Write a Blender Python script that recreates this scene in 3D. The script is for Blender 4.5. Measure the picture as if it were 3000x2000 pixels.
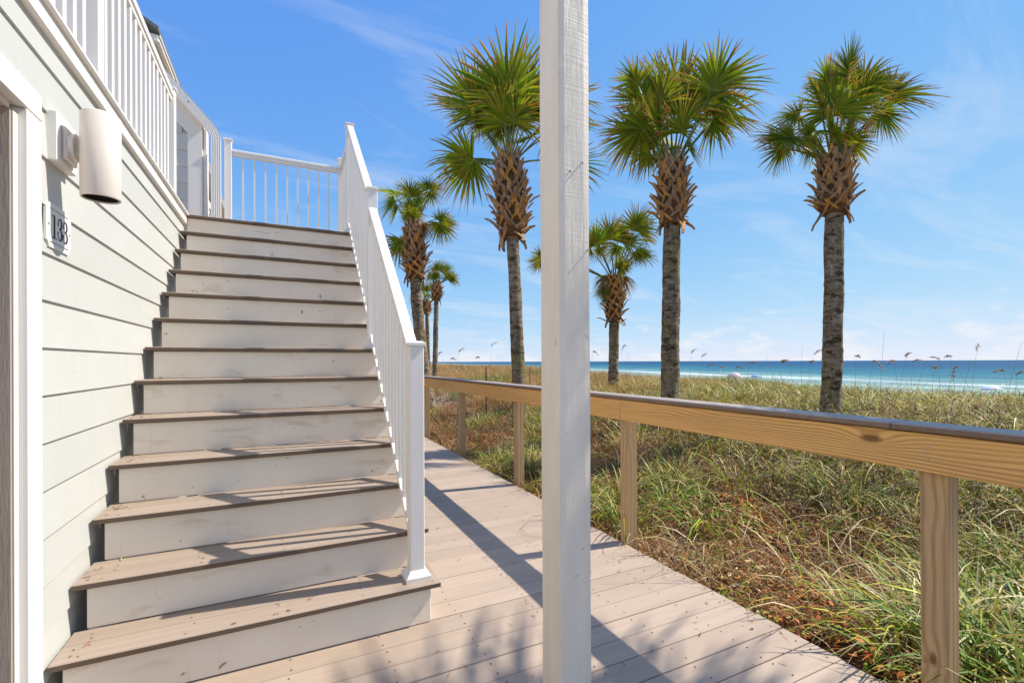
import bpy, bmesh, math, random
import numpy as np
from mathutils import Vector, Matrix

random.seed(7)
RNG = np.random.default_rng(11)
S = bpy.context.scene
for o in list(bpy.data.objects):
    bpy.data.objects.remove(o)
C = S.collection

# ------------------------------------------------------------------ camera
YAW = math.radians(25.96)
ROLL = 0.0032
EYE = 1.37
cd = bpy.data.cameras.new('camera')
cd.sensor_fit = 'HORIZONTAL'
cd.sensor_width = 36.0
cd.lens = 36.0 * 1366.163 / 3000.0
cd.shift_y = 58.99 / 3000.0
cd.clip_start = 0.05
cd.clip_end = 60000.0
cam = bpy.data.objects.new('camera', cd)
C.objects.link(cam)
cam.location = (0, 0, EYE)
cam.rotation_mode = 'QUATERNION'
cam.rotation_quaternion = (Matrix.Rotation(-YAW, 4, 'Z') @ Matrix.Rotation(math.radians(90), 4, 'X')
                           @ Matrix.Rotation(-ROLL, 4, 'Z')).to_quaternion()
S.camera = cam

# ------------------------------------------------------------------ sky, sun, exposure
SUN_TO = Vector((0.87, -0.117, 1.0)).normalized()
SUN_EL = math.asin(SUN_TO.z)
SUN_AZ = math.atan2(SUN_TO.x, SUN_TO.y)

world = bpy.data.worlds.new('World')
S.world = world
world.use_nodes = True
W = world.node_tree
W.nodes.clear()


def wn(t, **k):
    n = W.nodes.new(t)
    for a, b in k.items():
        setattr(n, a, b)
    return n


def wmath(op, a, b=None, clamp=False):
    n = wn('ShaderNodeMath', operation=op)
    n.use_clamp = clamp
    for i, v in enumerate((a, b)):
        if v is None:
            continue
        if isinstance(v, (int, float)):
            n.inputs[i].default_value = v
        else:
            W.links.new(v, n.inputs[i])
    return n.outputs[0]


sky = wn('ShaderNodeTexSky', sky_type='NISHITA')
sky.sun_disc = False
sky.sun_elevation = SUN_EL
sky.sun_rotation = SUN_AZ
sky.altitude = 0
sky.air_density = 0.6
sky.dust_density = 0.0
sky.ozone_density = 4.0
# film-like shoulder on the physical sky, so that the horizon does not burn out
EXPO_ = 0.60
GAIN = 1.0 / (0.15 * 2 ** EXPO_)
vadd = wn('ShaderNodeVectorMath', operation='ADD')
vadd.inputs[1].default_value = (5.2, 2.1, 0.42)
W.links.new(sky.outputs[0], vadd.inputs[0])
vdiv = wn('ShaderNodeVectorMath', operation='DIVIDE')
W.links.new(sky.outputs[0], vdiv.inputs[0])
W.links.new(vadd.outputs[0], vdiv.inputs[1])
hsv = wn('ShaderNodeVectorMath', operation='MULTIPLY')
hsv.inputs[1].default_value = (1.34 * GAIN, 1.04 * GAIN, 1.02 * GAIN)
W.links.new(vdiv.outputs[0], hsv.inputs[0])
tc = wn('ShaderNodeTexCoord')
sep = wn('ShaderNodeSeparateXYZ')
W.links.new(tc.outputs['Generated'], sep.inputs[0])
dx, dy, dz = sep.outputs
zz = wmath('ADD', wmath('MAXIMUM', dz, 0.0), 0.16)
px = wmath('DIVIDE', dx, zz)
py = wmath('DIVIDE', dy, zz)
comb = wn('ShaderNodeCombineXYZ')
W.links.new(px, comb.inputs[0])
W.links.new(py, comb.inputs[1])
mp = wn('ShaderNodeMapping')
mp.inputs['Rotation'].default_value = (0, 0, math.radians(40))
mp.inputs['Scale'].default_value = (0.75, 2.3, 1)
mp.inputs['Location'].default_value = (3.1, 1.7, 0)
W.links.new(comb.outputs[0], mp.inputs[0])
n1 = wn('ShaderNodeTexNoise')
n1.inputs['Scale'].default_value = 1.15
n1.inputs['Detail'].default_value = 8
n1.inputs['Roughness'].default_value = 0.58
n1.inputs['Distortion'].default_value = 0.9
W.links.new(mp.outputs[0], n1.inputs['Vector'])
r1 = wn('ShaderNodeMapRange')
r1.inputs['From Min'].default_value = 0.50
r1.inputs['From Max'].default_value = 0.80
r1.inputs['To Max'].default_value = 0.44
W.links.new(n1.outputs['Fac'], r1.inputs['Value'])
# low cumulus belt all round the horizon
cb = wn('ShaderNodeCombineXYZ')
W.links.new(dx, cb.inputs[0])
W.links.new(dy, cb.inputs[1])
W.links.new(wmath('MULTIPLY', dz, 2.6), cb.inputs[2])
n2 = wn('ShaderNodeTexNoise')
n2.inputs['Scale'].default_value = 11.0
n2.inputs['Detail'].default_value = 6
n2.inputs['Roughness'].default_value = 0.55
W.links.new(cb.outputs[0], n2.inputs['Vector'])
thr = wmath('ADD', 0.43, wmath('MULTIPLY', dz, 2.3))
belt = wmath('MULTIPLY', wmath('SUBTRACT', n2.outputs['Fac'], thr), 7.0, clamp=True)
belt = wmath('MULTIPLY', belt, 0.75)
cl = wmath('MAXIMUM', r1.outputs[0], belt)
mix = wn('ShaderNodeMix', data_type='RGBA')
W.links.new(cl, mix.inputs['Factor'])
W.links.new(hsv.outputs[0], mix.inputs['A'])
mix.inputs['B'].default_value = (0.90 * GAIN, 0.92 * GAIN, 0.95 * GAIN, 1)
bg = wn('ShaderNodeBackground')
bg.inputs['Strength'].default_value = 0.15
W.links.new(mix.outputs['Result'], bg.inputs['Color'])
wo = wn('ShaderNodeOutputWorld')
W.links.new(bg.outputs[0], wo.inputs['Surface'])

sd = bpy.data.lights.new('sun', 'SUN')
sd.energy = 4.1
sd.angle = math.radians(0.55)
sd.color = (1.0, 0.93, 0.82)
sun = bpy.data.objects.new('sun', sd)
C.objects.link(sun)
sun.rotation_mode = 'QUATERNION'
sun.rotation_quaternion = (-SUN_TO).to_track_quat('-Z', 'Y')

S.view_settings.view_transform = 'Standard'
S.view_settings.look = 'None'
S.view_settings.gamma = 1.0
S.view_settings.exposure = EXPO_
S.render.engine = 'CYCLES'
S.cycles.max_bounces = 8
S.cycles.diffuse_bounces = 5

# ------------------------------------------------------------------ helpers
WPOS = {}


def link(o, parent=None, world_loc=(0, 0, 0)):
    C.objects.link(o)
    wl = Vector(world_loc)
    WPOS[o.name] = wl
    if parent is not None:
        o.parent = parent
        o.location = wl - WPOS[parent.name]
    else:
        o.location = wl
    return o


def tag(o, label=None, cat=None, group=None, kind=None):
    if label:
        o['label'] = label
    if cat:
        o['category'] = cat
    if group:
        o['group'] = group
    if kind:
        o['kind'] = kind
    return o


def empty(name, loc, label=None, cat=None, group=None, kind=None):
    o = bpy.data.objects.new(name, None)
    o.empty_display_size = 0.2
    link(o, None, loc)
    return tag(o, label, cat, group, kind)


_box = {}


def box_mesh(dx_, dy_, dz_, mat, bev, side=None):
    key = (round(dx_, 4), round(dy_, 4), round(dz_, 4), mat.name, bev, side.name if side else '')
    if key in _box:
        return _box[key]
    bm = bmesh.new()
    bmesh.ops.create_cube(bm, size=1.0)
    for v in bm.verts:
        v.co = Vector((v.co.x * dx_, v.co.y * dy_, v.co.z * dz_))
    if bev:
        bmesh.ops.bevel(bm, geom=list(bm.edges), offset=bev, segments=1, affect='EDGES', clamp_overlap=True)
    me = bpy.data.meshes.new('box')
    bm.to_mesh(me)
    bm.free()
    me.materials.append(mat)
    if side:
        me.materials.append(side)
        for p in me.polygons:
            p.material_index = 0 if p.normal.z > 0.5 else 1  # upward faces keep the light colour, all others get the painted shade
    _box[key] = me
    return me


def box(name, parent, x0, x1, y0, y1, z0, z1, mat, bev=0.003, side=None):
    me = box_mesh(x1 - x0, y1 - y0, z1 - z0, mat, bev, side)
    o = bpy.data.objects.new(name, me)
    return link(o, parent, ((x0 + x1) / 2, (y0 + y1) / 2, (z0 + z1) / 2))


def mesh_obj(name, parent, verts, faces, mat, loc=(0, 0, 0), smooth=False):
    """verts given relative to loc (world)"""
    me = bpy.data.meshes.new(name)
    me.from_pydata([tuple(v) for v in verts], [], faces)
    for m in (mat if isinstance(mat, (list, tuple)) else [mat]):
        me.materials.append(m)
    if smooth:
        me.polygons.foreach_set('use_smooth', [True] * len(me.polygons))
    me.update()
    o = bpy.data.objects.new(name, me)
    return link(o, parent, loc)


def quads_mesh(name, verts, quads, cols, mat, smooth=True):
    """big numpy mesh of quads with a per-vertex colour attribute"""
    me = bpy.data.meshes.new(name)
    nv, nq = len(verts), len(quads)
    me.vertices.add(nv)
    me.vertices.foreach_set('co', np.ascontiguousarray(verts, dtype=np.float32).ravel())
    me.loops.add(nq * 4)
    me.loops.foreach_set('vertex_index', np.ascontiguousarray(quads, dtype=np.int32).ravel())
    me.polygons.add(nq)
    me.polygons.foreach_set('loop_start', np.arange(0, nq * 4, 4, dtype=np.int32))
    me.polygons.foreach_set('loop_total', np.full(nq, 4, dtype=np.int32))
    if smooth:
        me.polygons.foreach_set('use_smooth', np.ones(nq, dtype=bool))
    me.update(calc_edges=True)
    if cols is not None:
        at = me.color_attributes.new('Col', 'FLOAT_COLOR', 'POINT')
        c4 = np.ones((nv, 4), dtype=np.float32)
        c4[:, :3] = cols
        at.data.foreach_set('color', c4.ravel())
    me.materials.append(mat)
    return me


def loft(rings, close=True, caps=True):
    n = len(rings[0])
    V = [p for r in rings for p in r]
    F = []
    for i in range(len(rings) - 1):
        for j in range(n if close else n - 1):
            a, b = i * n + j, i * n + (j + 1) % n
            F.append((a, b, b + n, a + n))
    if caps:
        F.append(tuple(range(n - 1, -1, -1)))
        F.append(tuple((len(rings) - 1) * n + j for j in range(n)))
    return V, F


def tube(path, radii, n=8):
    rings = []
    for i, p in enumerate(path):
        p = Vector(p)
        a = Vector(path[max(i - 1, 0)])
        b = Vector(path[min(i + 1, len(path) - 1)])
        d = (b - a).normalized()
        u = d.cross(Vector((0, 0, 1)))
        if u.length < 1e-3:
            u = Vector((1, 0, 0))
        u.normalize()
        w = u.cross(d)
        r = radii[i] if isinstance(radii, (list, tuple)) else radii
        rings.append([p + u * (r * math.cos(2 * math.pi * k / n)) + w * (r * math.sin(2 * math.pi * k / n)) for k in range(n)])
    return loft(rings)


# ------------------------------------------------------------------ materials
class NT:
    def __init__(s, name):
        s.m = bpy.data.materials.new(name)
        s.m.use_nodes = True
        s.t = s.m.node_tree
        s.b = s.t.nodes['Principled BSDF']
        s.out = s.t.nodes['Material Output']

    def n(s, t, **k):
        nd = s.t.nodes.new(t)
        for a, b in k.items():
            setattr(nd, a, b)
        return nd

    def l(s, a, b):
        s.t.links.new(a, b)

    def put(s, v, sock):
        if isinstance(v, (int, float, tuple)):
            sock.default_value = v
        else:
            s.l(v, sock)

    def math(s, op, a, b=None, clamp=False):
        nd = s.n('ShaderNodeMath', operation=op)
        nd.use_clamp = clamp
        s.put(a, nd.inputs[0])
        if b is not None:
            s.put(b, nd.inputs[1])
        return nd.outputs[0]

    def mix(s, f, a, b, blend='MIX'):
        nd = s.n('ShaderNodeMix', data_type='RGBA', blend_type=blend)
        s.put(f, nd.inputs['Factor'])
        for v, k in ((a, 'A'), (b, 'B')):
            if isinstance(v, tuple) and len(v) == 3:
                v = v + (1,)
            s.put(v, nd.inputs[k])
        return nd.outputs['Result']

    def coords(s, scale=(1, 1, 1), space='Object', seed=True):
        tcn = s.n('ShaderNodeTexCoord')
        m = s.n('ShaderNodeMapping')
        m.inputs['Scale'].default_value = scale
        if space == 'World':
            g = s.n('ShaderNodeNewGeometry')
            s.l(g.outputs['Position'], m.inputs[0])
        else:
            s.l(tcn.outputs[space], m.inputs[0])
        if seed and space != 'World':
            oi = s.n('ShaderNodeObjectInfo')
            v = s.n('ShaderNodeVectorMath', operation='SCALE')
            v.inputs[0].default_value = (37.0, 53.0, 71.0)
            s.l(oi.outputs['Random'], v.inputs['Scale'])
            s.l(v.outputs[0], m.inputs['Location'])
        return m.outputs[0]

    def noise(s, vec, scale, detail=4, rough=0.5, dist=0.0):
        nd = s.n('ShaderNodeTexNoise')
        nd.inputs['Scale'].default_value = scale
        nd.inputs['Detail'].default_value = detail
        nd.inputs['Roughness'].default_value = rough
        nd.inputs['Distortion'].default_value = dist
        s.l(vec, nd.inputs['Vector'])
        return nd.outputs['Fac']

    def ramp(s, f, stops):
        nd = s.n('ShaderNodeValToRGB')
        el = nd.color_ramp.elements
        while len(el) < len(stops):
            el.new(0.5)
        for e, (p, c) in zip(el, stops):
            e.position = p
            e.color = c + (1,) if len(c) == 3 else c
        s.l(f, nd.inputs[0])
        return nd.outputs[0]

    def rng(s, f, a, b, c=0.0, d=1.0):
        nd = s.n('ShaderNodeMapRange')
        for k, v in zip(('From Min', 'From Max', 'To Min', 'To Max'), (a, b, c, d)):
            nd.inputs[k].default_value = v
        s.l(f, nd.inputs['Value'])
        return nd.outputs[0]

    def bump(s, h, strength, dist=0.01):
        nd = s.n('ShaderNodeBump')
        nd.inputs['Strength'].default_value = strength
        nd.inputs['Distance'].default_value = dist
        s.l(h, nd.inputs['Height'])
        s.l(nd.outputs[0], s.b.inputs['Normal'])

    def base(s, col, rough=0.5, spec=0.3):
        s.put(col if not (isinstance(col, tuple) and len(col) == 3) else col + (1,), s.b.inputs['Base Color'])
        s.put(rough, s.b.inputs['Roughness'])
        s.b.inputs['Specular IOR Level'].default_value = spec
        return s.m


def paint(name, col, rough=0.45, var=0.05, dirt=0.25, dirtcol=(0.25, 0.2, 0.14), spec=0.3, bscale=60, bstr=0.08,
          stretch=(1, 1, 1), dscale=7.0, dth=0.66):
    t = NT(name)
    v = t.coords()
    n = t.noise(v, 3.0, 5, 0.6)
    c = t.mix(t.rng(n, 0.3, 0.7), tuple(x * (1 - var) for x in col), tuple(min(1, x * (1 + var * 0.6)) for x in col))
    d = t.noise(v, dscale, 8, 0.65, 0.4)
    f = t.math('MULTIPLY', t.rng(d, dth, dth + 0.12), dirt)
    c = t.mix(f, c, dirtcol)
    v2 = t.coords(stretch)
    t.bump(t.noise(v2, bscale, 4, 0.6), bstr, 0.004)
    return t.base(c, rough, spec)


M = {}
M['vinyl'] = paint('vinyl_white', (0.83, 0.795, 0.745), 0.35, 0.02, 0.05, bstr=0.02)
M['trim'] = paint('trim_white', (0.81, 0.775, 0.72), 0.5, 0.03, 0.18, bstr=0.05)
M['lamp'] = paint('lamp_cream', (0.76, 0.68, 0.60), 0.4, 0.02, 0.05, bstr=0.02)
M['taupe'] = paint('taupe_paint', (0.42, 0.35, 0.29), 0.6, 0.08, 0.5, (0.14, 0.11, 0.09), bscale=25, bstr=0.5, stretch=(6, 6, 0.7))
M['fascia_in'] = paint('soffit_cream', (0.66, 0.57, 0.47), 0.6, 0.05, 0.2)
M['yellow_wall'] = paint('cream_panel', (0.62, 0.50, 0.33), 0.6, 0.05, 0.1)

# riser boards: cream paint with scuffs and chips
t = NT('riser_paint')
v = t.coords()
vs = t.coords((1, 1, 6))
n = t.noise(v, 2.2, 6, 0.6)
c = t.mix(t.rng(n, 0.3, 0.7), (0.82, 0.725, 0.60), (0.89, 0.81, 0.69))
sm = t.noise(t.coords((1.2, 1, 3.5)), 2.6, 7, 0.6, 0.6)
c = t.mix(t.math('MULTIPLY', t.rng(sm, 0.58, 0.72), 0.5), c, (0.52, 0.38, 0.23))
sp = t.noise(v, 16, 3, 0.5, 0.3)
c = t.mix(t.math('MULTIPLY', t.rng(sp, 0.71, 0.74), 0.75), c, (0.17, 0.12, 0.08))
drip = t.noise(t.coords((40, 1, 2.2)), 1.0, 4, 0.6)
c = t.mix(t.math('MULTIPLY', t.rng(drip, 0.62, 0.8), 0.25), c, (0.42, 0.36, 0.28))
t.bump(t.noise(vs, 12, 5, 0.6), 0.12, 0.004)
M['riser'] = t.base(c, 0.5, 0.25)

# fibre cement siding with faint embossed grain
t = NT('siding_paint')
v = t.coords()
n = t.noise(v, 1.7, 5, 0.6)
c = t.mix(t.rng(n, 0.3, 0.7), (0.54, 0.543, 0.505), (0.575, 0.578, 0.54))
oi = t.n('ShaderNodeObjectInfo')
kc = t.n('ShaderNodeCombineXYZ')
kk = t.rng(oi.outputs['Random'], 0, 1, 0.95, 1.03)
for i in range(3):
    t.l(kk, kc.inputs[i])
c = t.mix(1.0, c, kc.outputs[0], 'MULTIPLY')
c = t.mix(t.math('MULTIPLY', t.rng(t.noise(t.coords((1, 7, 0.7)), 2.0, 5, 0.6), 0.55, 0.8), 0.22), c, (0.42, 0.40, 0.34))
g = t.noise(t.coords((1, 0.6, 14)), 5, 5, 0.6, 1.6)
c = t.mix(t.math('MULTIPLY', t.rng(t.noise(v, 9, 6, 0.6), 0.68, 0.76), 0.3), c, (0.35, 0.3, 0.22))
t.bump(g, 0.22, 0.004)
M['siding'] = t.base(c, 0.55, 0.25)

# rough sawn post, thick white paint
t = NT('rough_post_paint')
v = t.coords()
n = t.noise(t.coords((3, 3, 0.6)), 4, 6, 0.6)
c = t.mix(t.rng(n, 0.3, 0.7), (0.79, 0.695, 0.575), (0.86, 0.78, 0.67))
ck = t.noise(t.coords((30, 30, 1.3)), 1.0, 5, 0.6, 0.3)
c = t.mix(t.math('MULTIPLY', t.rng(ck, 0.68, 0.76), 0.45), c, (0.26, 0.23, 0.2))
sp = t.noise(v, 20, 3, 0.5, 0.4)
c = t.mix(t.math('MULTIPLY', t.rng(sp, 0.70, 0.75), 0.45), c, (0.33, 0.27, 0.2))
h = t.math('ADD', t.math('MULTIPLY', t.noise(t.coords((1.2, 1.2, 60)), 2.0, 4, 0.6), 0.55),
           t.math('ADD', t.noise(t.coords((40, 40, 4)), 2.0, 5, 0.65), t.math('MULTIPLY', t.rng(ck, 0.6, 0.74), -1.2)))
t.bump(h, 0.38, 0.005)
M['post'] = t.base(c, 0.55, 0.25)


def composite(name, a, b, rough=0.6):
    t = NT(name)
    oi = t.n('ShaderNodeObjectInfo')
    v = t.coords((0.25, 9, 9))
    n = t.noise(v, 3.0, 6, 0.65, 0.5)
    c = t.mix(t.rng(n, 0.3, 0.7), a, b)
    big = t.noise(t.coords((1, 1.6, 1)), 2.2, 4, 0.6)
    c = t.mix(t.math('MULTIPLY', t.rng(big, 0.50, 0.75), 0.25), c, tuple(x * 0.72 for x in a))
    w = t.noise(t.coords((1, 1.3, 1)), 9, 6, 0.7, 0.8)
    c = t.mix(t.math('MULTIPLY', t.rng(w, 0.66, 0.76), 0.28), c, tuple(min(1, x * 1.35) for x in b))
    k = t.rng(oi.outputs['Random'], 0, 1, 0.90, 1.06)
    kc = t.n('ShaderNodeCombineXYZ')
    for i in range(3):
        t.l(k, kc.inputs[i])
    c = t.mix(1.0, c, kc.outputs[0], 'MULTIPLY')
    t.bump(t.noise(t.coords((0.6, 40, 40)), 4, 4, 0.6), 0.10, 0.003)
    return t.base(c, rough, 0.22)


M['deck'] = composite('deck_composite', (0.425, 0.325, 0.245), (0.485, 0.38, 0.295))
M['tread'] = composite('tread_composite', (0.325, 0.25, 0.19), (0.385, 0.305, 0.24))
M['tread_shade'] = composite('tread_composite_shade', (0.125, 0.088, 0.062), (0.165, 0.12, 0.088))  # darker tread colour: shade of nosings and board sides painted in
M['cap_shade'] = composite('cap_composite_shade', (0.20, 0.135, 0.092), (0.245, 0.175, 0.125), 0.6)  # darker copy of the cap colour, paints shade on its sides
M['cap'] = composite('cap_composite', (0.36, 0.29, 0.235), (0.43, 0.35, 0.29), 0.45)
for k, colr in (('screw', (0.03, 0.025, 0.02)), ('dark', (0.03, 0.028, 0.025)), ('ink', (0.015, 0.015, 0.017))):
    M[k] = NT(k).base(colr, 0.6, 0.2)
M['metal'] = NT('galvanised')
M['metal'].b.inputs['Metallic'].default_value = 0.8
M['metal'] = M['metal'].base((0.45, 0.44, 0.42), 0.45, 0.5)
M['roof'] = paint('roof_shingle', (0.17, 0.165, 0.16), 0.8, 0.2, 0.2)
M['joist'] = paint('joist_wood', (0.16, 0.12, 0.08), 0.8, 0.2, 0.2)


def pine(name, axis='Y', a=(0.60, 0.37, 0.17), b=(0.25, 0.125, 0.05), grey=0.0, freq=62.0):
    """flat-sawn pine: growth bands warped along the board, bending round knots"""
    t = NT(name)
    sc = {'Y': (22, 0.55, 22), 'Z': (22, 22, 0.75)}[axis]
    tcn = t.n('ShaderNodeTexCoord')
    sp_ = t.n('ShaderNodeSeparateXYZ')
    t.l(tcn.outputs['Object'], sp_.inputs[0])
    across = sp_.outputs['Z'] if axis == 'Y' else t.math('ADD', sp_.outputs['X'], t.math('MULTIPLY', sp_.outputs['Y'], 0.9))
    warp = t.noise(t.coords({'Y': (3.0, 0.75, 4.5), 'Z': (5.0, 5.0, 0.9)}[axis]), 1.0, 2, 0.4, 0.3)
    warp2 = t.noise(t.coords({'Y': (6, 2.6, 12), 'Z': (12, 12, 3.0)}[axis]), 1.0, 2, 0.5)
    vk = t.n('ShaderNodeTexVoronoi')
    vk.inputs['Scale'].default_value = 1.0
    t.l(t.coords({'Y': (3.0, 1.9, 5), 'Z': (6, 6, 2.8)}[axis]), vk.inputs['Vector'])
    kd = vk.outputs['Distance']
    push = t.rng(kd, 0.0, 0.42, 1, 0)
    ph = t.math('ADD', t.math('MULTIPLY', across, freq * 6.283), t.math('MULTIPLY', warp, 46.0 if axis == 'Y' else 15.0))
    ph = t.math('ADD', ph, t.math('MULTIPLY', warp2, 3.0))
    ph = t.math('ADD', ph, t.math('MULTIPLY', t.math('POWER', push, 2.0), 22.0 if axis == 'Y' else 7.0))
    wv = t.rng(t.math('SINE', ph), -1, 1, 0, 1)
    late = t.math('POWER', wv, 2.2)
    fine = t.noise(t.coords(sc), 6, 4, 0.6)
    c = t.mix(t.rng(fine, 0.3, 0.7), tuple(x * 0.86 for x in a), tuple(min(1, x * 1.08) for x in a))
    blot = t.noise(t.coords({'Y': (3, 0.7, 6), 'Z': (6, 6, 1.0)}[axis]), 1.0, 3, 0.5)
    c = t.mix(t.math('MULTIPLY', late, t.rng(blot, 0.3, 0.7, 0.22, 0.72)), c, b)
    kn = t.rng(kd, 0.055, 0.105, 1, 0)
    c = t.mix(t.math('MULTIPLY', kn, 0.85), c, (0.14, 0.06, 0.02))
    gr = t.noise(t.coords({'Y': (4, 0.8, 4), 'Z': (4, 4, 0.8)}[axis]), 2.0, 5, 0.6)
    c = t.mix(t.math('MULTIPLY', t.rng(gr, 0.48, 0.75), 0.20 + grey), c, (0.36, 0.28, 0.19))
    ck = t.noise(t.coords({'Y': (50, 1.2, 50), 'Z': (50, 50, 1.2)}[axis]), 1.0, 4, 0.6)
    c = t.mix(t.math('MULTIPLY', t.rng(ck, 0.70, 0.76), 0.7), c, (0.06, 0.035, 0.02))
    t.bump(t.math('ADD', t.math('MULTIPLY', late, 0.5), fine), 0.2, 0.003)
    return t.base(c, 0.62, 0.2)


M['pine'] = pine('pine_beam', 'Y', (0.80, 0.46, 0.155), (0.28, 0.11, 0.028))
M['pine_post'] = pine('pine_post', 'Z', (0.56, 0.37, 0.185), (0.19, 0.095, 0.035), 0.25, 30.0)


def veg(name, trans=0.3, rough=0.55, spec=0.25):
    t = NT(name)
    a = t.n('ShaderNodeAttribute')
    a.attribute_name = 'Col'
    oi = t.n('ShaderNodeObjectInfo')
    h = t.n('ShaderNodeHueSaturation')
    t.l(t.rng(oi.outputs['Random'], 0, 1, 0.485, 0.51), h.inputs['Hue'])
    t.l(t.rng(oi.outputs['Random'], 0, 1, 0.85, 1.15), h.inputs['Value'])
    t.l(a.outputs['Color'], h.inputs['Color'])
    t.base(h.outputs[0], rough, spec)
    tr = t.n('ShaderNodeBsdfTranslucent')
    t.l(h.outputs[0], tr.inputs[0])
    mx = t.n('ShaderNodeMixShader')
    mx.inputs[0].default_value = trans
    t.l(t.b.outputs[0], mx.inputs[1])
    t.l(tr.outputs[0], mx.inputs[2])
    t.l(mx.outputs[0], t.out.inputs['Surface'])
    return t.m


M['grass'] = veg('grass_blades', 0.16, 0.5, 0.25)
M['litter'] = veg('leaf_litter', 0.05, 0.6, 0.2)
M['frond'] = veg('palm_frond', 0.38, 0.55, 0.16)

# palm trunk
t = NT('palm_bark')
v = t.coords()
rg = t.noise(t.coords((1.6, 1.6, 7)), 1.6, 7, 0.65, 1.4)
c = t.mix(t.rng(rg, 0.38, 0.60), (0.15, 0.105, 0.062), (0.36, 0.275, 0.18))
li = t.noise(t.coords((1, 1, 0.6)), 9, 6, 0.7)
c = t.mix(t.math('MULTIPLY', t.rng(li, 0.54, 0.62), 0.65), c, (0.46, 0.41, 0.33))
c = t.mix(t.math('MULTIPLY', t.rng(t.noise(v, 1.6, 5, 0.6), 0.52, 0.64), 0.55), c, (0.25, 0.205, 0.06))
dk = t.noise(t.coords((1, 1, 1.8)), 6, 6, 0.72, 0.4)
c = t.mix(t.math('MULTIPLY', t.rng(dk, 0.57, 0.64), 0.85), c, (0.04, 0.03, 0.02))
t.bump(t.math('ADD', rg, t.math('ADD', t.noise(v, 22, 5, 0.65), t.math('MULTIPLY', t.rng(dk, 0.55, 0.64), -1.0))), 1.0, 0.03)
M['bark'] = t.base(c, 0.85, 0.15)
t = NT('leaf_base')
v = t.coords((12, 12, 2))
c = t.ramp(t.noise(v, 2.0, 5, 0.6), [(0.3, (0.20, 0.095, 0.035)), (0.5, (0.42, 0.235, 0.10)), (0.72, (0.58, 0.385, 0.20))])
oi = t.n('ShaderNodeObjectInfo')
hh = t.n('ShaderNodeHueSaturation')
t.l(t.rng(oi.outputs['Random'], 0, 1, 0.7, 1.3), hh.inputs['Value'])
t.l(t.rng(oi.outputs['Random'], 0, 1, 0.75, 1.15), hh.inputs['Saturation'])
t.l(c, hh.inputs['Color'])
t.bump(t.noise(v, 8, 4, 0.6), 0.4, 0.006)
M['boot'] = t.base(hh.outputs[0], 0.75, 0.15)
M['core'] = paint('palm_fibre', (0.15, 0.07, 0.028), 0.9, 0.3, 0.4, (0.25, 0.11, 0.04), bscale=40, bstr=0.8)
t = NT('petiole')
c = t.ramp(t.noise(t.coords((2, 2, 2)), 2.0, 3, 0.5), [(0.3, (0.10, 0.15, 0.03)), (0.7, (0.26, 0.27, 0.07))])
M['petiole'] = t.base(c, 0.4, 0.4)

# dune sand
t = NT('dune_sand')
v = t.coords(space='World')
n = t.noise(v, 0.9, 6, 0.6)
c = t.mix(t.rng(n, 0.3, 0.7), (0.42, 0.34, 0.265), (0.56, 0.475, 0.39))
n2_ = t.noise(v, 7.0, 6, 0.65)
g_ = t.n('ShaderNodeNewGeometry')
sx = t.n('ShaderNodeSeparateXYZ')
t.l(g_.outputs['Position'], sx.inputs[0])
near = t.rng(sx.outputs['X'], 24, 40, 1, 0)
c = t.mix(t.math('MULTIPLY', t.math('MULTIPLY', t.rng(n2_, 0.36, 0.50), near), 0.92), c, (0.11, 0.06, 0.028))
c = t.mix(t.math('MULTIPLY', t.rng(sx.outputs['X'], 28, 55), 0.9), c, (0.62, 0.57, 0.50))
t.bump(t.math('ADD', t.noise(v, 40, 4, 0.6), n2_), 0.5, 0.03)
M['sand'] = t.base(c, 0.9, 0.1)

# sea : colour follows the depth (distance from the shore), waves as bump
SHORE = (88.0, 0.195)      # x = 88 + 0.195 y


def shore_x(y):
    return SHORE[0] + SHORE[1] * y


t = NT('sea_water')
g_ = t.n('ShaderNodeNewGeometry')
sx = t.n('ShaderNodeSeparateXYZ')
t.l(g_.outputs['Position'], sx.inputs[0])
d = t.math('SUBTRACT', t.math('SUBTRACT', sx.outputs['X'], SHORE[0]), t.math('MULTIPLY', sx.outputs['Y'], SHORE[1]))
vw = t.coords((0.05, 0.016, 0.05), space='World')
wob = t.noise(vw, 1.0, 5, 0.6)
dd = t.math('ADD', d, t.math('MULTIPLY', t.math('SUBTRACT', wob, 0.5), 26.0))
c = t.ramp(t.rng(dd, 0, 420), [(0.0, (0.36, 0.50, 0.40)), (0.05, (0.17, 0.33, 0.29)), (0.10, (0.06, 0.22, 0.235)),
                               (0.24, (0.022, 0.16, 0.21)), (0.5, (0.010, 0.095, 0.17)), (1.0, (0.006, 0.070, 0.155))])
pat = t.noise(t.coords((0.09, 0.03, 0.1), space='World'), 1.0, 6, 0.65)
c = t.mix(t.math('MULTIPLY', t.rng(pat, 0.42, 0.62), 0.55), c, (0.005, 0.055, 0.12))
foam_n = t.noise(t.coords((0.30, 0.05, 0.3), space='World'), 1.0, 6, 0.7)
foam = t.math('MULTIPLY', t.rng(foam_n, 0.58, 0.64), t.rng(d, 6, 75, 1, 0))
fleck = t.noise(t.coords((0.8, 0.22, 1), space='World'), 1.0, 5, 0.7)
foam = t.math('MAXIMUM', foam, t.math('MULTIPLY', t.rng(fleck, 0.66, 0.72), 0.55))
line = t.rng(t.math('ABSOLUTE', t.math('SUBTRACT', dd, 7.0)), 1.0, 5.0, 1, 0)
foam = t.math('MAXIMUM', foam, t.math('MULTIPLY', line, t.rng(foam_n, 0.35, 0.55)))
c = t.mix(t.math('MULTIPLY', foam, 0.85, clamp=True), c, (0.78, 0.80, 0.78))
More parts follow.
